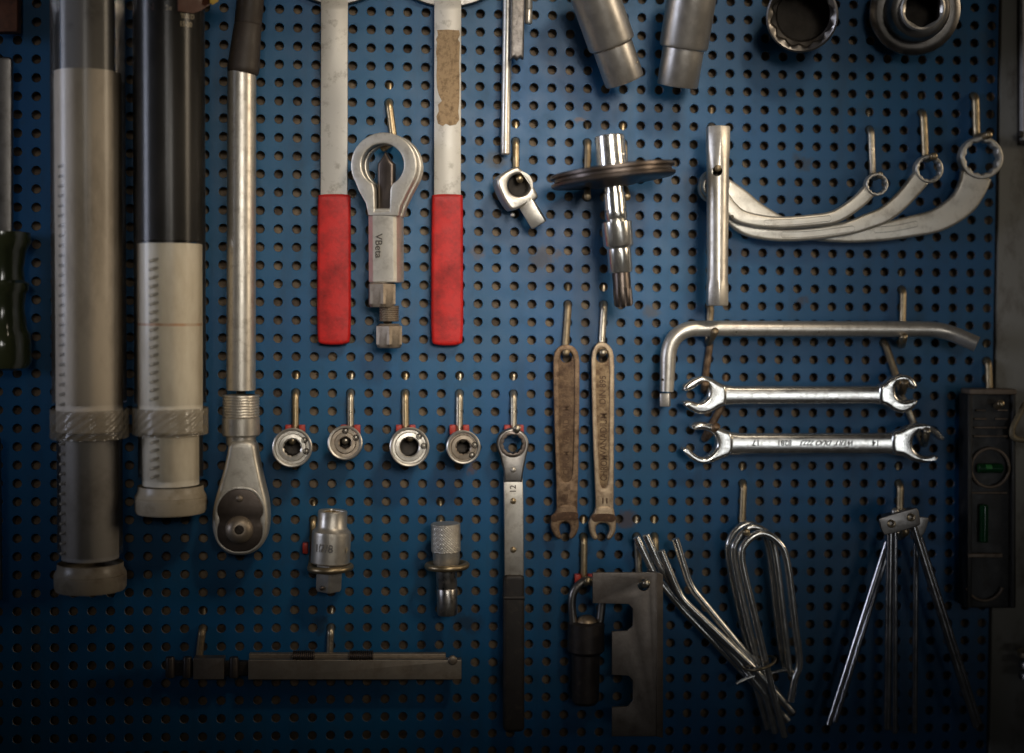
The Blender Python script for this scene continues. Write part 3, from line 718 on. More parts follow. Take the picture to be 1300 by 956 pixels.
# ------------------------------------------------------------------ pulley tool
d = 0.060
t = Thing('pulley_puller', 'chrome tool with grooved pulley disc and splined bit', 'pulley tool', P(792, 390, d))
A = P(773.5, 172, d); B = P(792, 390, d); s = S(780, 250, d)
ax = (B - A).normalized()
def pl(name, t0, prof, mt, n=44, **k):
    return link(name, lathe_mesh(A + ax * t0 * s, ax, prof, n, s, **k), M[mt], t, k.get('smooth', 35) if False else 35)
pl('top_socket', 0, [(3, 13), (0, 15), (0, 17.5), (1.5, 19), (44, 19.5)], 'chrome')
pl('socket_bore', 0, [(2, 14), (14, 13, 'sq'), (14, 0)], 'bore_shade')
tilt = Vector((ax.x + 0.035, ax.y - 0.0, ax.z)).normalized()
me = lathe_mesh(A + ax * 42 * s, tilt, [(0, 18), (-1, 60), (0, 77), (1.5, 79), (4.5, 79), (6.5, 74.5), (9.5, 74.5), (12, 79), (15, 78.5), (17, 75), (16, 40), (22, 26), (23, 12)], 96, s)
link('pulley_disc', me, M['dark_steel'], t, 35)
pl('shaft', 58, [(0, 12.5), (14, 12.5), (15, 14), (36, 14), (37, 13.2), (38.5, 13.2), (39, 14.2), (47, 14), (52, 11), (54, 10)], 'chrome')
pl('step_socket', 109, [(0, 9), (-1, 16), (0.5, 19), (29, 19), (31, 18), (34, 15.2), (62, 15.2), (64, 14), (64, 0)], 'chrome')
pl('splined_bit', 172, [(0, 11.5), (20, 11.5), (24, 12, 'gear'), (41, 12, 'gear'), (44, 10), (44, 0)], 'dark_steel', n=72)
dome('detent', 791, 196, d + 0.009, 2.5, M['satin'], t)

# ------------------------------------------------------------------ tilted deep sockets
def deep_socket(label, gx, gy, dx, dy, r1, r2, lower):
    l = math.hypot(dx, dy); dx /= l; dy /= l; d = 0.0445
    A = (gx - dx * 95, gy - dy * 95, 0.058); B = (gx + dx * lower, gy + dy * lower, 0.0372)
    t = Thing('deep_socket', label, 'socket', P(*B))
    lathe('upper_barrel', A, B, [(0, r1), (90, r1), (93, r1 - 1), (95, r2 + 0.5)], M['gun_light'], t, 56)
    lathe('neck_groove', (gx - dx * 3, gy - dy * 3, d), B, [(0, r2 + 1), (4, r2 - 1.2), (6, r2)], M['bolt'], t, 56)
    t.low = lathe('lower_barrel', (gx + dx * 2, gy + dy * 2, d), B, [(0, r2), (lower - 5, r2), (lower - 2.5, r2 - 1), (lower - 2, r2 - 5), (lower - 22, r2 - 6, 'hex'), (lower - 22, 0)], M['gun_light'], t, 60)
    return t
ds = deep_socket('dark deep socket with dotted stamp, leaning towards its twin', 777, 57, 0.33, 0.94, 30.5, 25.5, 49)
for k, (x, y) in enumerate(((802, 77), (806, 74), (801, 82), (806, 84), (809, 79))): dome('stamp_dot', x, y, 0.0515, 1.0, M['pale_print'], ds.low)
deep_socket('plain dark deep socket leaning beside the dotted one', 868, 59, -0.16, 0.987, 31, 26, 50)

# ------------------------------------------------------------------ big sockets at the top right
t = Thing('impact_socket', 'wide open twelve point socket seen end on', 'socket', P(1019, 62, 0.03))
isx = lathe('shell', (1018, 21, 0.058), (1020, 17, 0.010), [(60, 36), (58, 41), (3, 44.5), (0.8, 44), (0, 42), (1.5, 39.5), (4, 38, 'p12')], M['gun'], t, 96, smooth=30)
lathe('bore', (1018, 21, 0.058), (1020, 17, 0.010), [(4, 38, 'p12'), (38, 38, 'p12'), (39, 34), (70, 33), (70, 0)], M['wide_bore_shade'], isx, 96, smooth=30)
t = Thing('stepped_socket', 'heavy stepped round socket with narrow bore', 'socket', P(1160, 70, 0.02))
lathe('flange', (1162, 13, 0.032), (1157, 18, 0.004), [(30, 52), (8, 55), (3, 54.5), (0, 50), (-1, 46), (-1, 34)], M['gun'], t, 72)
lathe('boss', (1168, 11.5, 0.050), (1162, 14, 0.030), [(30, 40), (6, 38), (0, 35), (-2, 30), (-2, 25)], M['gun'], t, 64)
nz = lathe('nose', (1172, 11, 0.062), (1168, 12, 0.045), [(20, 27), (1, 27), (0, 25), (1, 22.5), (3, 20.5, 'hex')], M['satin'], t, 72, smooth=30)
lathe('bore', (1172, 11, 0.062), (1168, 12, 0.045), [(3, 20.5, 'hex'), (50, 20.5, 'hex'), (50, 0)], M['bore_shade'], nz, 72, smooth=30)
dome('detent_ball', 1202, 23, 0.036, 2.2, M['chrome'], t, 1.0)

# ------------------------------------------------------------------ tube spanner
d = 0.045
t = Thing('tube_spanner', 'straight steel tube spanner with a cross hole and hexagon ends', 'tube spanner', P(910, 385, d))
hm = ('c', 'hex', 0.6)
me = lathe_mesh(P(911.5, 161, d), P(910.5, 386, d) - P(911.5, 161, d), [(0, 13.0, 'hex'), (0, 13.9, hm), (1.2, 14.4, hm), (30, 14.4, hm), (46, 14.0), (60, 13.9), (190, 13.3), (197, 13.3, hm), (222, 13.2, hm), (224, 12.6, hm), (224, 11.6, 'hex'), (195, 11.4, 'hex'), (188, 10.5), (50, 10.5), (38, 12.4, 'hex')],
                60, S(911, 161, d), None, math.radians(30), True)
tube = link('tube', me, M['satin'], t, 24)
liner = lathe('bore', (911.4, 172, d), (910.6, 375, d), [(0, 10.2), (200, 10.2)], M['bore_shade'], tube, 40)  # added liner, its dark colour stands for the shade inside the tube
cut = bpy.data.objects.new('cutter', lathe_mesh(P(911, 217, d + 0.0095) + Vector((0, -0.02, 0)), Vector((0, 1, 0)), [(0, 0), (0, 6.4), (39, 6.4), (39, 0)], 24, S(911, 217, d))); sc.collection.objects.link(cut)
for ob in (tube, liner):
    if ob is liner:                        # give the liner a wall so that it can be cut
        so = ob.modifiers.new('s', 'SOLIDIFY'); so.thickness = 0.0004
    md = ob.modifiers.new('b', 'BOOLEAN'); md.object = cut; md.operation = 'DIFFERENCE'; md.solver = 'EXACT'
bpy.context.view_layer.update()
for ob in (tube, liner):
    me2 = bpy.data.meshes.new_from_object(ob.evaluated_get(bpy.context.evaluated_depsgraph_get()))
    ob.modifiers.clear(); ob.data = me2; me2.set_sharp_from_angle(angle=math.radians(28))
bpy.data.objects.remove(cut)

# ------------------------------------------------------------------ crescent ring wrenches
def crescent(label, line, ring, ring2, d, th, slot=None, dot=None):
    t = Thing('crescent_wrench', label, 'ring wrench', P(line[len(line) // 2][0], line[len(line) // 2][1], d))
    c, w = spline2(line, 8)
    shk = plate('shank', ribbon_outline(c, w), d, th, M['forged'], t, 0.0026, res=4)
    for (cx, cy, ro, ri) in (ring, ring2):
        plate('ring_end', circ(cx, cy, ro, 48), d + 0.0012, th + 0.0024, M['forged'], t, 0.0014, holes=[circ(cx, cy, ri, 96, 'p12')], res=3)
    if slot:
        c2, w2 = spline2([(x, y, 4.0) for x, y in slot], 6); c3, w3 = spline2([(x, y, 3.1) for x, y in slot], 6)
        plate('pressed_panel', chaikin(ribbon_outline(c2, w2), 1), d + 0.00012, 0.0003, M['engrave_soft'], shk, 0.00005, holes=[chaikin(ribbon_outline(c3, w3), 1)])
        mid_ = slot[len(slot) // 2]
    if dot: dome('punch_mark', dot[0], dot[1], d, 2.2, M['engrave'], shk, 0.15)
    return t
crescent('crescent ring wrench with the smallest ring, lying over the others', [(916, 248, 10), (927, 263, 9.5), (945, 276, 9), (985, 282.5, 8), (1030, 280, 8), (1061, 275, 8.5), (1088, 258, 9), (1105, 241.5, 9.5)],
         (1114, 234, 14.5, 11), (908, 236, 16, 11), 0.036, 0.0068, [(970, 283), (1010, 281.5), (1055, 277)], (929.5, 275))
crescent('crescent ring wrench with the middle-sized ring', [(915, 250, 11), (927, 270, 11), (948, 289, 10), (985, 297.5, 8.5), (1030, 296.5, 8.5), (1075, 290, 9), (1100, 282, 10), (1126, 271, 10.5), (1150, 250, 11), (1171, 225, 12)],
         (1180.5, 214.5, 18, 13.5), (907, 238, 19, 13), 0.027, 0.0068, [(992, 298), (1030, 297), (1085, 290)])
crescent('crescent ring wrench with the largest ring, hung behind the others', [(920, 238, 13), (940, 252, 13), (965, 272, 13), (1005, 290, 11), (1070, 298, 10), (1120, 294, 12), (1155, 288, 13.5), (1192, 279, 15), (1222, 259, 17), (1236, 237, 18.5), (1241, 221.5, 20)],
         (1247, 200, 27.5, 21), (908, 233, 19, 13), 0.019, 0.0072, [(1110, 292), (1135, 290), (1165, 284)])

# ------------------------------------------------------------------ bent bar
d = 0.024
t = Thing('bent_bar', 'round steel bar bent down at one end and slanted at the other', 'bent bar', P(846, 515, d))
w = fillet([P(846.5, 497, d), P(849.5, 417, d), P(1196, 418, d), P(1240, 437, d + 0.012)], 0.027, 14)
w = w[:1] + w[1:]
rr = [10.0 * S(900, 420, d)] * len(w)
rr[0] = 8.6 * S(900, 420, d)
bb = link('bar', sweep_mesh(w, rr, 24, False), M['satin'], t, 40)
a = P(846.5, 499, d); b = P(845, 516, d)
link('square_tip', box_mesh(((a + b) / 2 + Vector((-0.0007, 0, 0)), Vector((0.94, -0.34, 0)), Vector((0.34, 0.94, 0)), Vector((0, 0, 1))), (0.0078, 0.0078, (b - a).length), 0.0006), M['satin'], t, 40)
lathe('pin_hole', (841, 482, d + 0.0047), (841, 482, d), [(0, 0), (0, 1.6), (3, 1.6)], M['bore_shade'], bb, 12)
for x, y in ((935, 421), (1040, 421), (1183, 421)): dome('nick', x, y, d + 0.0062, 1.3, M['engrave'], bb, 0.1)

# ------------------------------------------------------------------ flare nut wrenches
def flare(label, x0, x1, y0, y1, left, rightp, d, marks):
    t = Thing('flare_wrench', label, 'wrench', P((x0 + x1) / 2, y1, d))
    s = S(1000, 500, d); a = P(x0, (y0 + y1) / 2, d - 0.005); b = P(x1, (y0 + y1) / 2 - 0.5, d - 0.005)
    hh = (y1 - y0) / 2 * s; tt = 0.0052
    verts, faces = [], []; n = 28; secs = 13
    ax = (b - a).normalized(); upv = Vector((0, 0, 1))
    for j in range(secs):
        f = j / (secs - 1); k = 1.0 + 0.18 * max(0, abs(f - 0.5) * 2 - 0.88) / 0.12
        for i in range(n):
            th = 2 * math.pi * i / n; cx, sy = math.cos(th), math.sin(th)
            e = 0.62
            verts.append(a.lerp(b, f) + upv * (hh * k * math.copysign(abs(cx) ** e, cx)) + Vector((0, -1, 0)) * (tt * math.copysign(abs(sy) ** 0.85, sy)))
    for j in range(secs - 1):
        for i in range(n): faces.append((j * n + i, j * n + (i + 1) % n, (j + 1) * n + (i + 1) % n, (j + 1) * n + i))
    faces += [tuple(range(n)), tuple(range((secs - 1) * n, secs * n))]
    shk = link('shank', mesh_from(verts, faces), M['chrome'], t, 50)
    for o_ in (left, rightp):
        plate('jaw', chaikin(o_, 2), d + 0.0014, 0.0125, M['chrome'], t, 0.0034, res=5)
    for (body, px, py, h, shear) in marks:
        text('lettering', body, px, py, d + 0.00045, h, M['stamp'], shk, 180, shear=shear)
    return t
L1 = [(924, 489), (915, 487), (905, 480), (893, 476.5), (880, 480), (870, 488), (867, 494), (870, 498), (880, 495), (887, 490), (893, 486), (899, 490), (900, 502), (895, 509), (886, 512.5), (879, 509), (869, 509), (867, 513), (875, 521), (889, 527.5), (904, 524.5), (914, 517), (924, 514)]
R1 = [(1116, 489), (1124, 487), (1131, 480), (1141, 475.5), (1152, 475), (1161, 480), (1166, 488), (1166, 493), (1160, 495), (1154, 491), (1150, 484.5), (1142, 485), (1138, 490), (1138.5, 500), (1142, 506.5), (1150, 509.5), (1158, 507), (1167, 507), (1166, 513), (1158, 522), (1147, 526), (1135, 522.5), (1126, 515), (1116, 513)]
flare('plain polished flare nut wrench without lettering', 914, 1126, 490, 513.5, L1, R1, 0.026, [])
L2 = [(932, 549), (918, 545), (905, 538.5), (892, 535.5), (881, 538), (876.5, 543), (883, 547), (895, 546), (905, 550), (910.5, 558), (910, 568), (903, 577), (894, 582), (885, 578), (875, 570), (867, 567), (867, 572), (875, 582), (888, 589.5), (903, 589), (916, 583), (932, 577)]
R2 = [(1132, 549), (1145, 546), (1155, 540), (1168, 536.5), (1182, 539.5), (1193, 546), (1200, 555), (1200, 561), (1193, 558), (1185, 550), (1177, 546), (1167, 548), (1160, 557), (1159.5, 566), (1164, 574), (1172, 579), (1181, 580), (1191, 578), (1193, 582), (1184, 587.5), (1170, 589), (1157, 585), (1147, 578), (1132, 577)]
fl = flare('polished flare nut wrench with stamped numbers along its shank', 922, 1142, 550, 576.5, L2, R2, 0.026,
      [('17', 960, 562, 7, 0), ('8281', 996, 562, 6.5, 0), ('2223', 1026, 562, 6, 0.5), ('DUO', 1047, 562, 6, 0.5), ('WERT', 1073, 562, 6, 0.5), ('14', 1112, 562, 7, 0)])

# ------------------------------------------------------------------ rusty open spanners
def spanner(label, outer, panel, hole, jaw, d, m1, crust, marks):
    t = Thing('rusty_spanner', label, 'spanner', P(outer[len(outer) // 2][0], 685, d))
    wb = plate('web', chaikin(outer, 1), d - 0.0020, 0.0040, M[m1 + '_web'], t, 0.0006, holes=[hole])
    plate('rim', chaikin(outer, 1), d, 0.0020, M[m1], t, 0.0007, holes=[chaikin(panel, 2)])
    jw = plate('jaw', chaikin(jaw, 2), d + 0.0006, 0.0068, M[m1], t, 0.0018, res=3)
    if crust: plate('rust_crust', chaikin(crust, 2), d + 0.0009, 0.0012, M['rust_dark'], jw, 0.0004)
    for (b, px, py, h, xs) in marks: text('lettering', b, px, py, d - 0.0019, h, M['engrave_rust'], wb, 90, xs=xs)
    return t
M['engrave_rust'] = mat('rust_lettering', (0.10, 0.055, 0.03), 0.2, 0.7, None)
o1 = [(719, 437), (729, 440), (735, 449), (736, 470), (735, 560), (733, 650), (733, 662), (707, 662), (706, 600), (704, 540), (702.5, 470), (703, 450), (709, 440)]
p1 = [(719, 444), (726, 447), (729.5, 456), (729.5, 500), (728.5, 560), (727, 606), (722, 612), (715, 612), (711, 606), (710, 540), (709, 470), (709.5, 454), (713, 446)]
j1 = [(708, 640), (732, 640), (734, 655), (736, 668), (731, 681), (725, 685.5), (722, 682), (725, 674), (724, 666), (718, 662), (711, 666), (710, 674), (714, 682), (711, 686), (705, 682), (698.5, 670), (700, 657), (706, 650)]
c1 = [(701, 651), (733, 649), (735, 656), (731, 661), (722, 660), (712, 660), (703, 664), (699, 660)]
sp1 = spanner('browner rusty spanner hanging by its eye', o1, p1, circ(719, 453, 7.5, 24), j1, 0.016, 'rust', c1, [('VANADIUM', 719, 540, 8, 0.85), ('CHROM', 719, 588, 7, 0.85)])
text('lettering', '10', 718, 630, 0.0170, 6, M['engrave_rust'], sp1, 180)
o2 = [(764, 433), (773, 437), (779, 447), (780, 470), (779.5, 560), (779, 650), (778, 664), (757, 664), (756, 620), (753, 560), (751, 470), (751, 450), (756, 437)]
p2 = [(764, 440), (771, 444), (774, 454), (774, 500), (773.5, 560), (773.5, 612), (769, 620), (764, 620), (761, 612), (759, 560), (757, 500), (756.5, 456), (759, 443)]
j2 = [(757, 642), (779, 642), (781, 655), (783, 668), (780, 680), (773, 687), (770, 683), (775, 674), (773, 666), (765, 663), (757, 667), (756, 675), (760, 683), (756, 687), (751, 682), (747.5, 670), (749, 658), (755, 651)]
c2 = [(749, 655), (757, 652), (779, 652), (783, 658), (778, 664), (764, 661), (754, 664)]
sp2 = spanner('brassier worn spanner with dark lettering, hanging by its eye', o2, p2, circ(764.5, 453, 7.5, 24), j2, 0.016, 'rust2', c2, [('DIN 895', 765.5, 495, 8, 0.9), ('VANADIUM', 766.5, 551, 8.5, 0.85), ('CHROM', 767, 594, 8.5, 0.75)])
text('lettering', '11', 768, 636, 0.0170, 7, M['engrave_rust'], sp2, 0)

# ------------------------------------------------------------------ ratchet sockets seen end on
def ratchet_socket(label, cx, cy, ro, bore, kind, face, rivets, shift):
    d1, d0 = 0.042, 0.017
    t = Thing('ratchet_socket', label, 'socket', P(cx, cy + ro, 0.03))
    A = (cx, cy, d1); B = (cx + shift[0], cy + shift[1], d0)
    lathe('rim', A, B, [(36, ro - 3), (34, ro - 2), (4, ro - 0.5), (1, ro - 0.2), (0, ro - 1.5), (0.5, ro - 3.2), (4, ro - 4)], M['satin'], t, 56)
    fc = lathe('face', A, B, [(5, ro - 4.2), (5, bore + 7), (3, bore + 6), (2.6, bore + 1.5), (4, bore, kind)], M[face], t, 60, smooth=30)
    lathe('bore', A, B, [(4, bore, kind), (32, bore, kind), (33, bore * 0.6), (33, 0)], M['bore_shade'], fc, 60, smooth=30)
    for ang in rivets:
        a = math.radians(ang); x = cx + (ro - 7.2) * math.cos(a); y = cy - (ro - 7.2) * math.sin(a)
        k = lathe('rivet_seat', (x, y, d1 - 0.0008), (x, y, d1 - 0.004), [(0, 4.0), (0, 3.0), (3, 2.9)], M['bore_shade'], fc, 16)
        dome('rivet', x, y, d1 - 0.0022, 2.5, M['satin'], fc)
    return t
ratchet_socket('pale faced ratchet socket hanging next to the long ratchet', 371, 568.5, 25.5, 11, 'p12', 'satin', (32, -14), (1.5, -3))
ratchet_socket('small bored dark rimmed ratchet socket', 438, 562, 22.3, 7, 'hex', 'bolt', (88, 25), (3, 2))
ratchet_socket('ratchet socket with the widest bore and pale C shaped face', 520, 567.5, 25.5, 12, 'c', 'satin', (48, 4), (-3, -2))
ratchet_socket('dark faced ratchet socket next to the ring wrench', 588.5, 568, 21.8, 9, 'p12', 'bolt', (12, -42), (-3, -3))

# ------------------------------------------------------------------ ratchet ring wrench
d = 0.026
t = Thing('ring_wrench', 'flat ratchet ring wrench with a black rubber handle', 'ring wrench', P(652, 868, d))
hd = [(651 + 20.5 * math.cos(math.radians(a)), 564.5 + 20.5 * math.sin(math.radians(a))) for a in range(160, 381, 10)] + [(668, 580), (664, 600), (663, 612), (640, 612), (640, 600), (635, 580)]
plate('ring_head', hd, d, 0.010, M['gun'], t, 0.0014, holes=[circ(651, 564, 14.5, 40)], res=3)
plate('ring_rim', circ(651, 564, 17, 48), d + 0.0006, 0.009, M['dark_steel'], t, 0.0004, holes=[circ(651, 564, 12, 72, 'p12')])
rsh = plate('shank', [(639.5, 606), (663.5, 606), (664.5, 640), (665, 731), (640.5, 731), (640, 640)], d - 0.0022, 0.0050, M['satin'], t, 0.0007)
out = rrect(639, 730, 666, 930, 6)
hdl = plate('handle', out, d + 0.0005, 0.0100, M['black'], t, 0.0030, res=4)
plate('handle_ring', rrect(638.5, 757, 666.5, 762, 2), d + 0.0010, 0.0110, M['black'], hdl, 0.0012)
dome('rivet', 651.5, 596.5, d + 0.0001, 3.6, M['satin'], t); dome('rivet', 651.5, 636, d - 0.0021, 4, M['zinc'], rsh); dome('rivet', 651.5, 698, d - 0.0021, 4, M['zinc'], rsh)
text('lettering', '12', 651.5, 621, d - 0.0020, 7.5, M['engrave'], rsh, 90)

# ------------------------------------------------------------------ ring holders with their sockets
def ring_holder(label, cx, cy, rpx, hpx, clip, d):
    h = hole_at(*hpx)
    t = Thing('ring_holder', label, 'ring holder', (h.x, -0.002, h.z), 'wire ring holders pushed into the panel')
    c = P(cx, cy, d); R = rpx * S(cx, cy, d); r = 0.0027
    pts = [c + Vector((R * math.cos(a), R * math.sin(a), 0.0004 * math.cos(a))) for a in [2 * math.pi * i / 40 for i in range(40)]]
    link('ring', sweep_mesh(pts, r, 12, closed=True), M['zinc'], t, 50)
    e = Vector((h.x, -0.0050, c.z + 0.004)); back = c + Vector((h.x - c.x, math.sqrt(max(R * R - (h.x - c.x) ** 2, 1e-8)), 0))
    w = fillet([h + Vector((0, 0.0058, PITCH)), h + Vector((0, 0.0058, 0.001)), h + Vector((0, -0.0045, 0)), e, back], 0.005, 6)
    link('wire', sweep_mesh(w, 0.0027, 12), M['zinc'], t, 50)
    if clip:
        link('clip', box_mesh((e + Vector((-0.006, -0.001, 0.008)), Vector((1, 0, 0)), Vector((0, 1, 0)), Vector((0, 0, 1))), (0.0045, 0.006, 0.009), 0.0008), M['red_clip'], t)
ring_holder('wire ring holder with red clip under the stepped drive adapter', 419.5, 720.5, 25.5, (396, 659), True, 0.030)
ring_holder('wire ring holder around the knurled adapter', 567.5, 718, 24.5, (558, 660), False, 0.030)
d = 0.030
t = Thing('drive_adapter', 'stepped steel drive adapter with a square end below the ring', 'adapter', P(417, 752, d))
ba = lathe('barrel', (422.5, 648, d), (419, 716, d), [(14, 11, 'sq'), (1, 11.5, 'sq'), (0.5, 15), (0, 17.5), (1.5, 18.6), (20, 19), (23, 20.5), (27, 24.5), (31, 25), (66, 24.8), (68, 23), (68, 12)], M['satin'], t, 64, rot=0.6, smooth=32)
lathe('socket_bore', (422.3, 650, d), (419, 716, d), [(0, 11, 'sq'), (12, 10.5, 'sq'), (12, 0)], M['zinc'], ba, 48, rot=0.6)
lathe('square_drive', (418.5, 714, d), (417, 753, d), [(0, 12.5, 'sq'), (34, 12.3, 'sq'), (37, 11, 'sq'), (38, 0)], M['satin'], t, 64, rot=0.7, smooth=30)
dome('detent_ball', 408.5, 747, d + 0.0085, 3, M['dark_steel'], t)
text('lettering', '17/8', 411, 697, d + 0.0157, 10, M['engrave_soft'], ba, -2, yaw=-16)
text('lettering', 'F', 440.5, 699, d + 0.0100, 6.5, M['pale_print'], ba, -2, yaw=55)
t = Thing('knurled_adapter', 'knurled steel adapter standing in a wire ring', 'adapter', P(568, 782, d))
A = P(565.5, 664, d); B = P(568, 782, d); ax, u, v = frame(B - A); s = S(566, 670, d)
verts, faces = [], []; n, rows = 128, 38
for j in range(rows + 1):
    y = j / rows * 36.5
    for i in range(n):
        th = 2 * math.pi * i / n
        k = 0.55 * (abs(math.sin(th * 16 + y * 0.95)) + abs(math.sin(th * 16 - y * 0.95))) - 0.5
        rr = 18.3 + k - (1.6 if j in (0, rows) else 0)
        verts.append(A + ax * y * s + (u * math.cos(th) + v * math.sin(th)) * rr * s)
for j in range(rows):
    for i in range(n): faces.append((j * n + i, j * n + (i + 1) % n, (j + 1) * n + (i + 1) % n, (j + 1) * n + i))
faces.append(tuple(range(n)))
link('knurled_grip', mesh_from(verts, faces), M['satin'], t, 20)
link('neck', lathe_mesh(A + ax * 36 * s, ax, [(0, 17.6), (2, 17.2), (14, 16.6), (17, 15.5)], 40, s), M['satin'], t)
link('spigot', lathe_mesh(A + ax * 52 * s, ax, [(0, 15), (2, 13.2), (30, 13.2), (31, 12.7), (32, 13.2), (62, 13.2), (65, 12), (65, 9), (60, 9), (60, 0)], 40, s), mat('rust_flecked_steel', (0.55, 0.52, 0.48), 1, 0.32, (0.14, 0.08, 0.05), 0.5, 120), t)

# ------------------------------------------------------------------ steel clamp at the bottom
t = Thing('steel_clamp', 'long flat steel clamp bar with two dark screws on top', 'clamp', P(420, 864, 0.02))
plate('long_bar', rrect(315, 838, 586, 863, 1), 0.030, 0.009, M['plate2'] if 'plate2' in M else mat('scuffed_bar_steel', (0.36, 0.31, 0.25), 0.85, 0.45, (0.15, 0.10, 0.06), 0.4, 45, 0.08, 0.1), t, 0.0005)
plate('back_rail', rrect(316, 830, 566, 842, 1), 0.021, 0.006, M['bolt'], t, 0.0006)
plate('end_block', rrect(245, 836, 284, 863, 1), 0.030, 0.012, M['plate'], t, 0.0006)
plate('spine', rrect(214, 840, 330, 858, 1), 0.018, 0.006, M['lock'], t, 0.0006)
for x0, x1 in ((372, 399), (444, 474)):
    tp = []
    k = 0
    while k * 2.6 < x1 - x0: tp += [(k * 2.6, 7.6), (k * 2.6 + 1.3, 6.4)]; k += 1
    lathe('clamp_screw', (x0, 833, 0.026), (x1, 833, 0.026), [(0, 0)] + tp + [(x1 - x0, 0)], M['dark_steel'], t, 24, smooth=25)
dome('pin', 574.5, 838.5, 0.0305, 6, M['bolt'], t, 0.3)
for x in (216, 238, 297): lathe('knob', (x, 834, 0.026), (x, 862, 0.026), [(0, 0), (0, 5), (2, 6), (26, 6), (28, 0)], M['lock'], t, 20)

# ------------------------------------------------------------------ dark padlock
d = 0.0185
t = Thing('padlock', 'dark cylindrical padlock hanging by its shackle', 'padlock', P(743, 870, d))
sh = [P(729, 800, d), P(726, 765, d), P(731, 747, d), P(746, 737, d), P(760, 746, d), P(764, 765, d), P(760, 800, d)]
link('shackle', sweep_mesh(catmull(sh), 5.2 * S(745, 760, d), 14), M['gun'], t, 50)
lathe('body', (744, 789, d), (743, 900, d), [(0, 0), (0, 20), (2, 23), (36, 23.5), (39, 21), (41, 18), (100, 17), (104, 14), (104, 0)], M['lock'], t, 40)
lathe('top_stud', (745, 781, d), (745, 792, d), [(0, 0), (0.5, 6), (3, 10), (8, 13), (10, 13)], M['rust2'], t, 24)

# ------------------------------------------------------------------ notched plate
t = Thing('notched_plate', 'raw steel plate with square notches and a folded edge', 'steel plate', P(800, 940, 0.02))
po = [(752.5, 727), (833, 727), (833, 935), (777, 935), (777, 898), (797, 897), (803.5, 890), (803.5, 864), (798, 858), (777, 857), (777, 802), (796, 801), (803.5, 795), (803.5, 773), (798, 767), (752.5, 766)]
plate('web', po, 0.043, 0.003, M['plate'], t, 0.0004, holes=[circ(817, 743, 7.2, 28)])
a, b = P(833.5, 727, 0.0215), P(833.5, 935, 0.0215)
link('folded_edge', plate_mesh([(833.2, 727), (842, 729), (842, 937), (833.2, 935)], 0.0432, 0.016, 0.0005, yaw=20, pivot=(833.2, 830)), M['plate'], t, 40)

# ------------------------------------------------------------------ bent rods and hairpins
G = 'straight chrome rods bent near the top'
rods = [([(808, 682, 0.018), (832, 732, 0.018), (868, 775, 0.020), (962, 872, 0.022), (1000, 915, 0.022)], 'bent chrome rod hidden lowest behind its neighbours, beside the notched plate'),
        ([(820, 679, 0.027), (838, 719, 0.027), (859, 752, 0.027), (945, 848, 0.027), (990, 905, 0.027)], 'bent chrome rod whose tip touches the leftmost hidden rod'),
        ([(839, 699, 0.034), (864, 759, 0.034), (910, 803, 0.034), (957, 848, 0.034), (1002, 900, 0.034)], 'bent chrome rod with the lowest tip of the four'),
        ([(857.5, 684, 0.030), (876, 744, 0.030), (918, 795, 0.030), (962, 848, 0.030), (1006, 905, 0.030)], 'bent chrome rod standing apart from the other three')]
for pts, lb in rods:
    tag(rod('bent_rod', pts, 4.9, M['chrome'], None, fil=0.009, n=18, round_end=False), lb, 'bent rod', G)
hp = [([(975, 925, 0.018), (958, 862, 0.018), (942, 790, 0.018), (925.5, 708, 0.018), (929, 681, 0.018), (946, 666, 0.018), (963, 671, 0.018), (976, 697, 0.018), (987, 790, 0.018), (994, 838, 0.018), (1000, 852, 0.018)], 'chrome hairpin rod hung closest to the panel'),
      ([(984, 930, 0.027), (967, 862, 0.027), (949, 790, 0.027), (932, 708, 0.027), (937, 684, 0.027), (953, 669, 0.027), (972, 676, 0.027), (984, 702, 0.027), (996, 800, 0.027), (1001, 845, 0.027), (1006, 856, 0.027)], 'chrome hairpin rod between the other two hairpins'),
      ([(996, 935, 0.036), (977, 862, 0.036), (959, 785, 0.036), (942, 712, 0.036), (947, 689, 0.036), (967, 677, 0.036), (987, 687, 0.036), (999, 712, 0.036), (1009, 790, 0.036), (1015, 840, 0.036), (1009, 862, 0.036), (1004, 890, 0.036)], 'chrome hairpin rod hung outermost on its hook')]
for pts, lb in hp:
    tag(rod('hairpin_rod', pts, 4.6, M['chrome'], None, cat=True, n=18), lb, 'hairpin rod', 'chrome hairpin rods on one hook')
c = P(964, 842, 0.031); s = S(964, 842, 0.03)
pts = [c + Vector((19 * s * math.cos(a), 0.016 * math.sin(a), (6.5 * math.cos(a)) * s)) for a in [2 * math.pi * i / 36 for i in range(36)]]
tag(link('wire_tie', sweep_mesh(pts, 0.0012, 10, closed=True), M['zinc'], None, 50), 'thin brass coloured wire ring tying the bent rods together', 'wire tie')
for pts, lb in (([(935, 868, 0.03), (950, 860, 0.03), (985, 853, 0.028), (1003, 849, 0.026)], 'thin chrome cross pin under the hairpin rods'),):
    tag(rod('cross_pin', pts, 2.2, M['chrome'], None, fil=0.005), lb, 'pin')

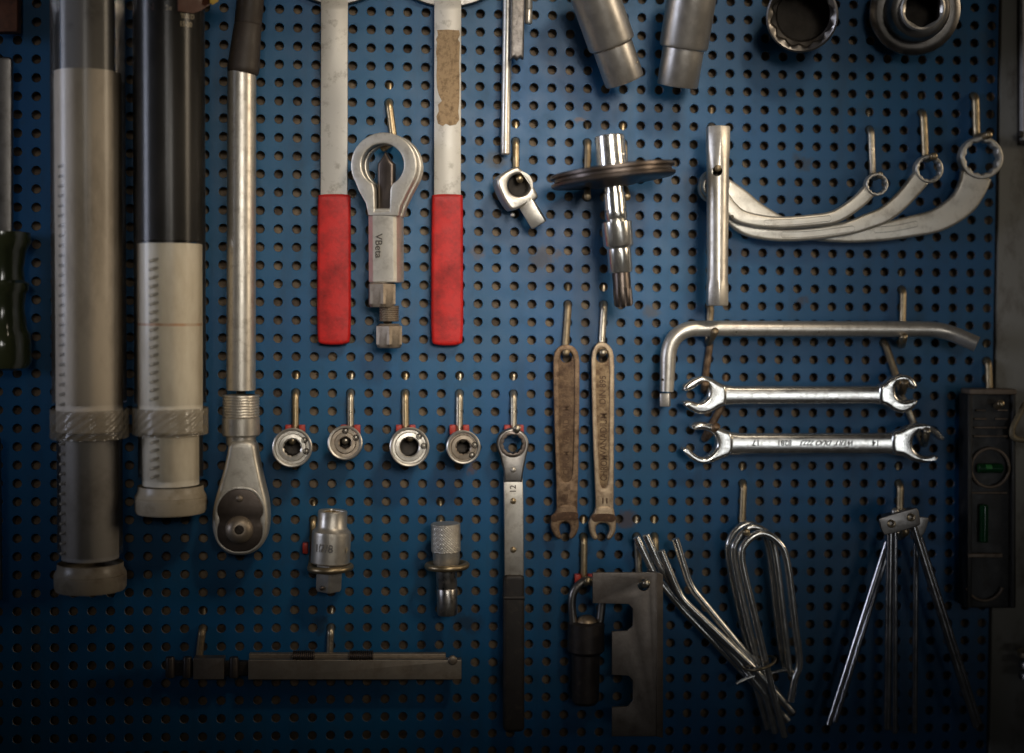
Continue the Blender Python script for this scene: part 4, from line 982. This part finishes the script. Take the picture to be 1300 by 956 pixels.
# ------------------------------------------------------------------ folding stand
t = Thing('folding_stand', 'folding stand with riveted bracket and splayed chrome legs', 'folding stand', P(1147, 900, 0.03))
br = chaikin([(1116, 660), (1118, 657), (1160, 645), (1164, 645), (1167, 650), (1169, 664), (1167, 668), (1125, 680), (1122, 679), (1118, 670)], 1)
brk = plate('bracket', br, 0.046, 0.0030, M['gun'], t, 0.0008)
plate('bracket_back', chaikin([(1160, 655), (1178, 657), (1180, 660), (1172, 682), (1162, 684), (1158, 670)], 1), 0.032, 0.003, M['gun'], t, 0.0006)
link('bracket_web', box_mesh((P(1142, 655, 0.034) + Vector((0, 0, 0.002)), Vector((0.965, 0, 0.26)), Vector((0, 1, 0)), Vector((-0.26, 0, 0.965))), (0.026, 0.020, 0.002), 0.0004), M['gun'], t)
for x, y in ((1132, 665), (1157, 657)):
    lathe('rivet', (x, y, 0.0485), (x, y, 0.040), [(6, 5), (1, 5), (0, 4.2), (0.6, 2.6), (5, 2.4), (5, 0)], M['zinc'], brk, 24)
dome('bolt', 1137, 650, 0.040, 5, M['satin'], t); dome('stop', 1150, 675, 0.036, 5, M['zinc'], t)
for pts, r in (([(1126, 688, 0.030), (1068, 870, 0.030), (1052, 920, 0.030)], 3.8), ([(1130, 672, 0.040), (1127, 870, 0.040), (1126, 925, 0.040)], 4.6),
               ([(1136, 676, 0.026), (1136, 930, 0.026)], 3.6), ([(1163, 676, 0.026), (1161, 930, 0.026)], 3.6),
               ([(1158, 664, 0.041), (1221, 866, 0.041), (1239, 922, 0.041)], 4.8), ([(1166, 676, 0.028), (1228, 870, 0.028), (1243, 918, 0.028)], 3.6),
               ([(1130, 690, 0.022), (1076, 866, 0.022), (1060, 916, 0.022)], 3.4)):
    rod('leg', pts, r, M['leg'] if 'leg' in M else M.setdefault('leg', mat('dark_chrome_tube', (0.70, 0.69, 0.70), 1, 0.20, (0.1, 0.08, 0.06), 0.2, 80, 0.05)), t, n=16)

# ------------------------------------------------------------------ spirit level
d = 0.030
t = Thing('spirit_level', 'black spirit level with round window and green vials', 'spirit level', P(1258, 775, d))
fr = rrect(1231, 496, 1290, 772, 3)
lb = plate('body', fr, d - 0.004, 0.016, M['level'], t, 0.001)
plate('top_edge', rrect(1231, 494, 1291, 501, 2), d + 0.001, 0.020, M['level_edge'], t, 0.0008)
plate('side_edge', [(1229, 501), (1235, 501), (1234, 772), (1228, 772)], d + 0.0005, 0.020, M['level'], t, 0.0008)
plate('side_edge', [(1285, 501), (1290, 501), (1289, 772), (1284, 772)], d + 0.0005, 0.020, M['level'], t, 0.0008)
for (y, segs) in ((521, ((1239, 1252), (1267, 1280))), (532, ((1237, 1253), (1264, 1280))), (543, ((1237, 1279),)), (554, ((1236, 1280),)), (626, ((1232, 1279),))):
    for x0, x1 in segs: plate('rib', rrect(x0, y - 1.1, x1, y + 1.1, 1), d - 0.0015, 0.0025, M['level_edge'], lb, 0.0005)
def torus(name, cx, cy, rpx, tpx, dd, mt, a0=0, a1=360):
    s = S(cx, cy, dd); c = P(cx, cy, dd)
    pts = [c + Vector((rpx * s * math.cos(math.radians(a)), 0, rpx * s * math.sin(math.radians(a)))) for a in [a0 + (a1 - a0) * i / 40 for i in range(41)]]
    cl = (a1 - a0) == 360
    return link(name, sweep_mesh(pts[:-1] if cl else pts, tpx * s, 10, closed=cl), M[mt], t, 50)
torus('window_ring', 1257, 594, 24, 1.8, d - 0.001, 'level_edge')
vl = lathe('vial', (1240, 594.5, d - 0.001), (1273, 594.5, d - 0.001), [(0, 0), (0.5, 4), (2, 6), (31, 6), (32.5, 4), (33, 0)], M['vial'], t, 24)
lathe('vial_bubble', (1248, 593.5, d + 0.0006), (1262, 593.5, d + 0.0006), [(0, 0), (3, 4), (10, 4), (14, 0)], M['bubble'], vl, 16)
lathe('vial', (1249, 640, d - 0.001), (1248.5, 688, d - 0.001), [(0, 0), (0.5, 4), (2, 5.5), (46, 5.5), (47.5, 4), (48, 0)], M['vial'], t, 24)
plate('ledge', rrect(1229, 703, 1273, 708, 1), d + 0.001, 0.004, M['level_edge'], t, 0.0006)
torus('window_ring', 1250, 738, 24, 1.8, d - 0.001, 'level_edge', 200, 340)

# ------------------------------------------------------------------ things cut by the right edge
o = rod('wire_loop', [(1330, 505, 0.03), (1308, 505, 0.03), (1293, 528, 0.032), (1285, 546, 0.034), (1288, 556, 0.034), (1305, 559, 0.034), (1335, 558, 0.034)], 3.6, M['tan_wire'], None, cat=True)
tag(o, 'tan coated wire loop hanging over the steel upright', 'wire loop')
t = Thing('white_strip', 'narrow white strip with black edge on the steel upright', 'strip', P(1300, 182, 0.012))
plate('strip', rrect(1298, -30, 1316, 178, 1), 0.014, 0.006, M['cream'], t, 0.0006)
plate('black_edge', rrect(1295, -30, 1318, 183, 1), 0.009, 0.006, M['black'], t, 0.0006)
plate('clip', rrect(1294, 166, 1300, 174, 2), 0.016, 0.006, M['black'], t, 0.0006)
t = Thing('screw_clamp', 'small dim metal screw clamp low on the steel upright', 'screw clamp', P(1302, 868, 0.02))
lathe('knob', (1306, 824, 0.024), (1306, 834, 0.024), [(0, 0), (0, 10), (3, 14), (8, 14), (10, 0)], M['zinc'], t, 20)
for y in (838, 852): lathe('collar', (1306, y, 0.024), (1306, y + 12, 0.024), [(0, 0), (0, 10), (3, 12), (9, 12), (11, 9), (11, 0)], M['gun'], t, 20)

for o in bpy.data.objects:
    if '_wc' in o: del o['_wc']
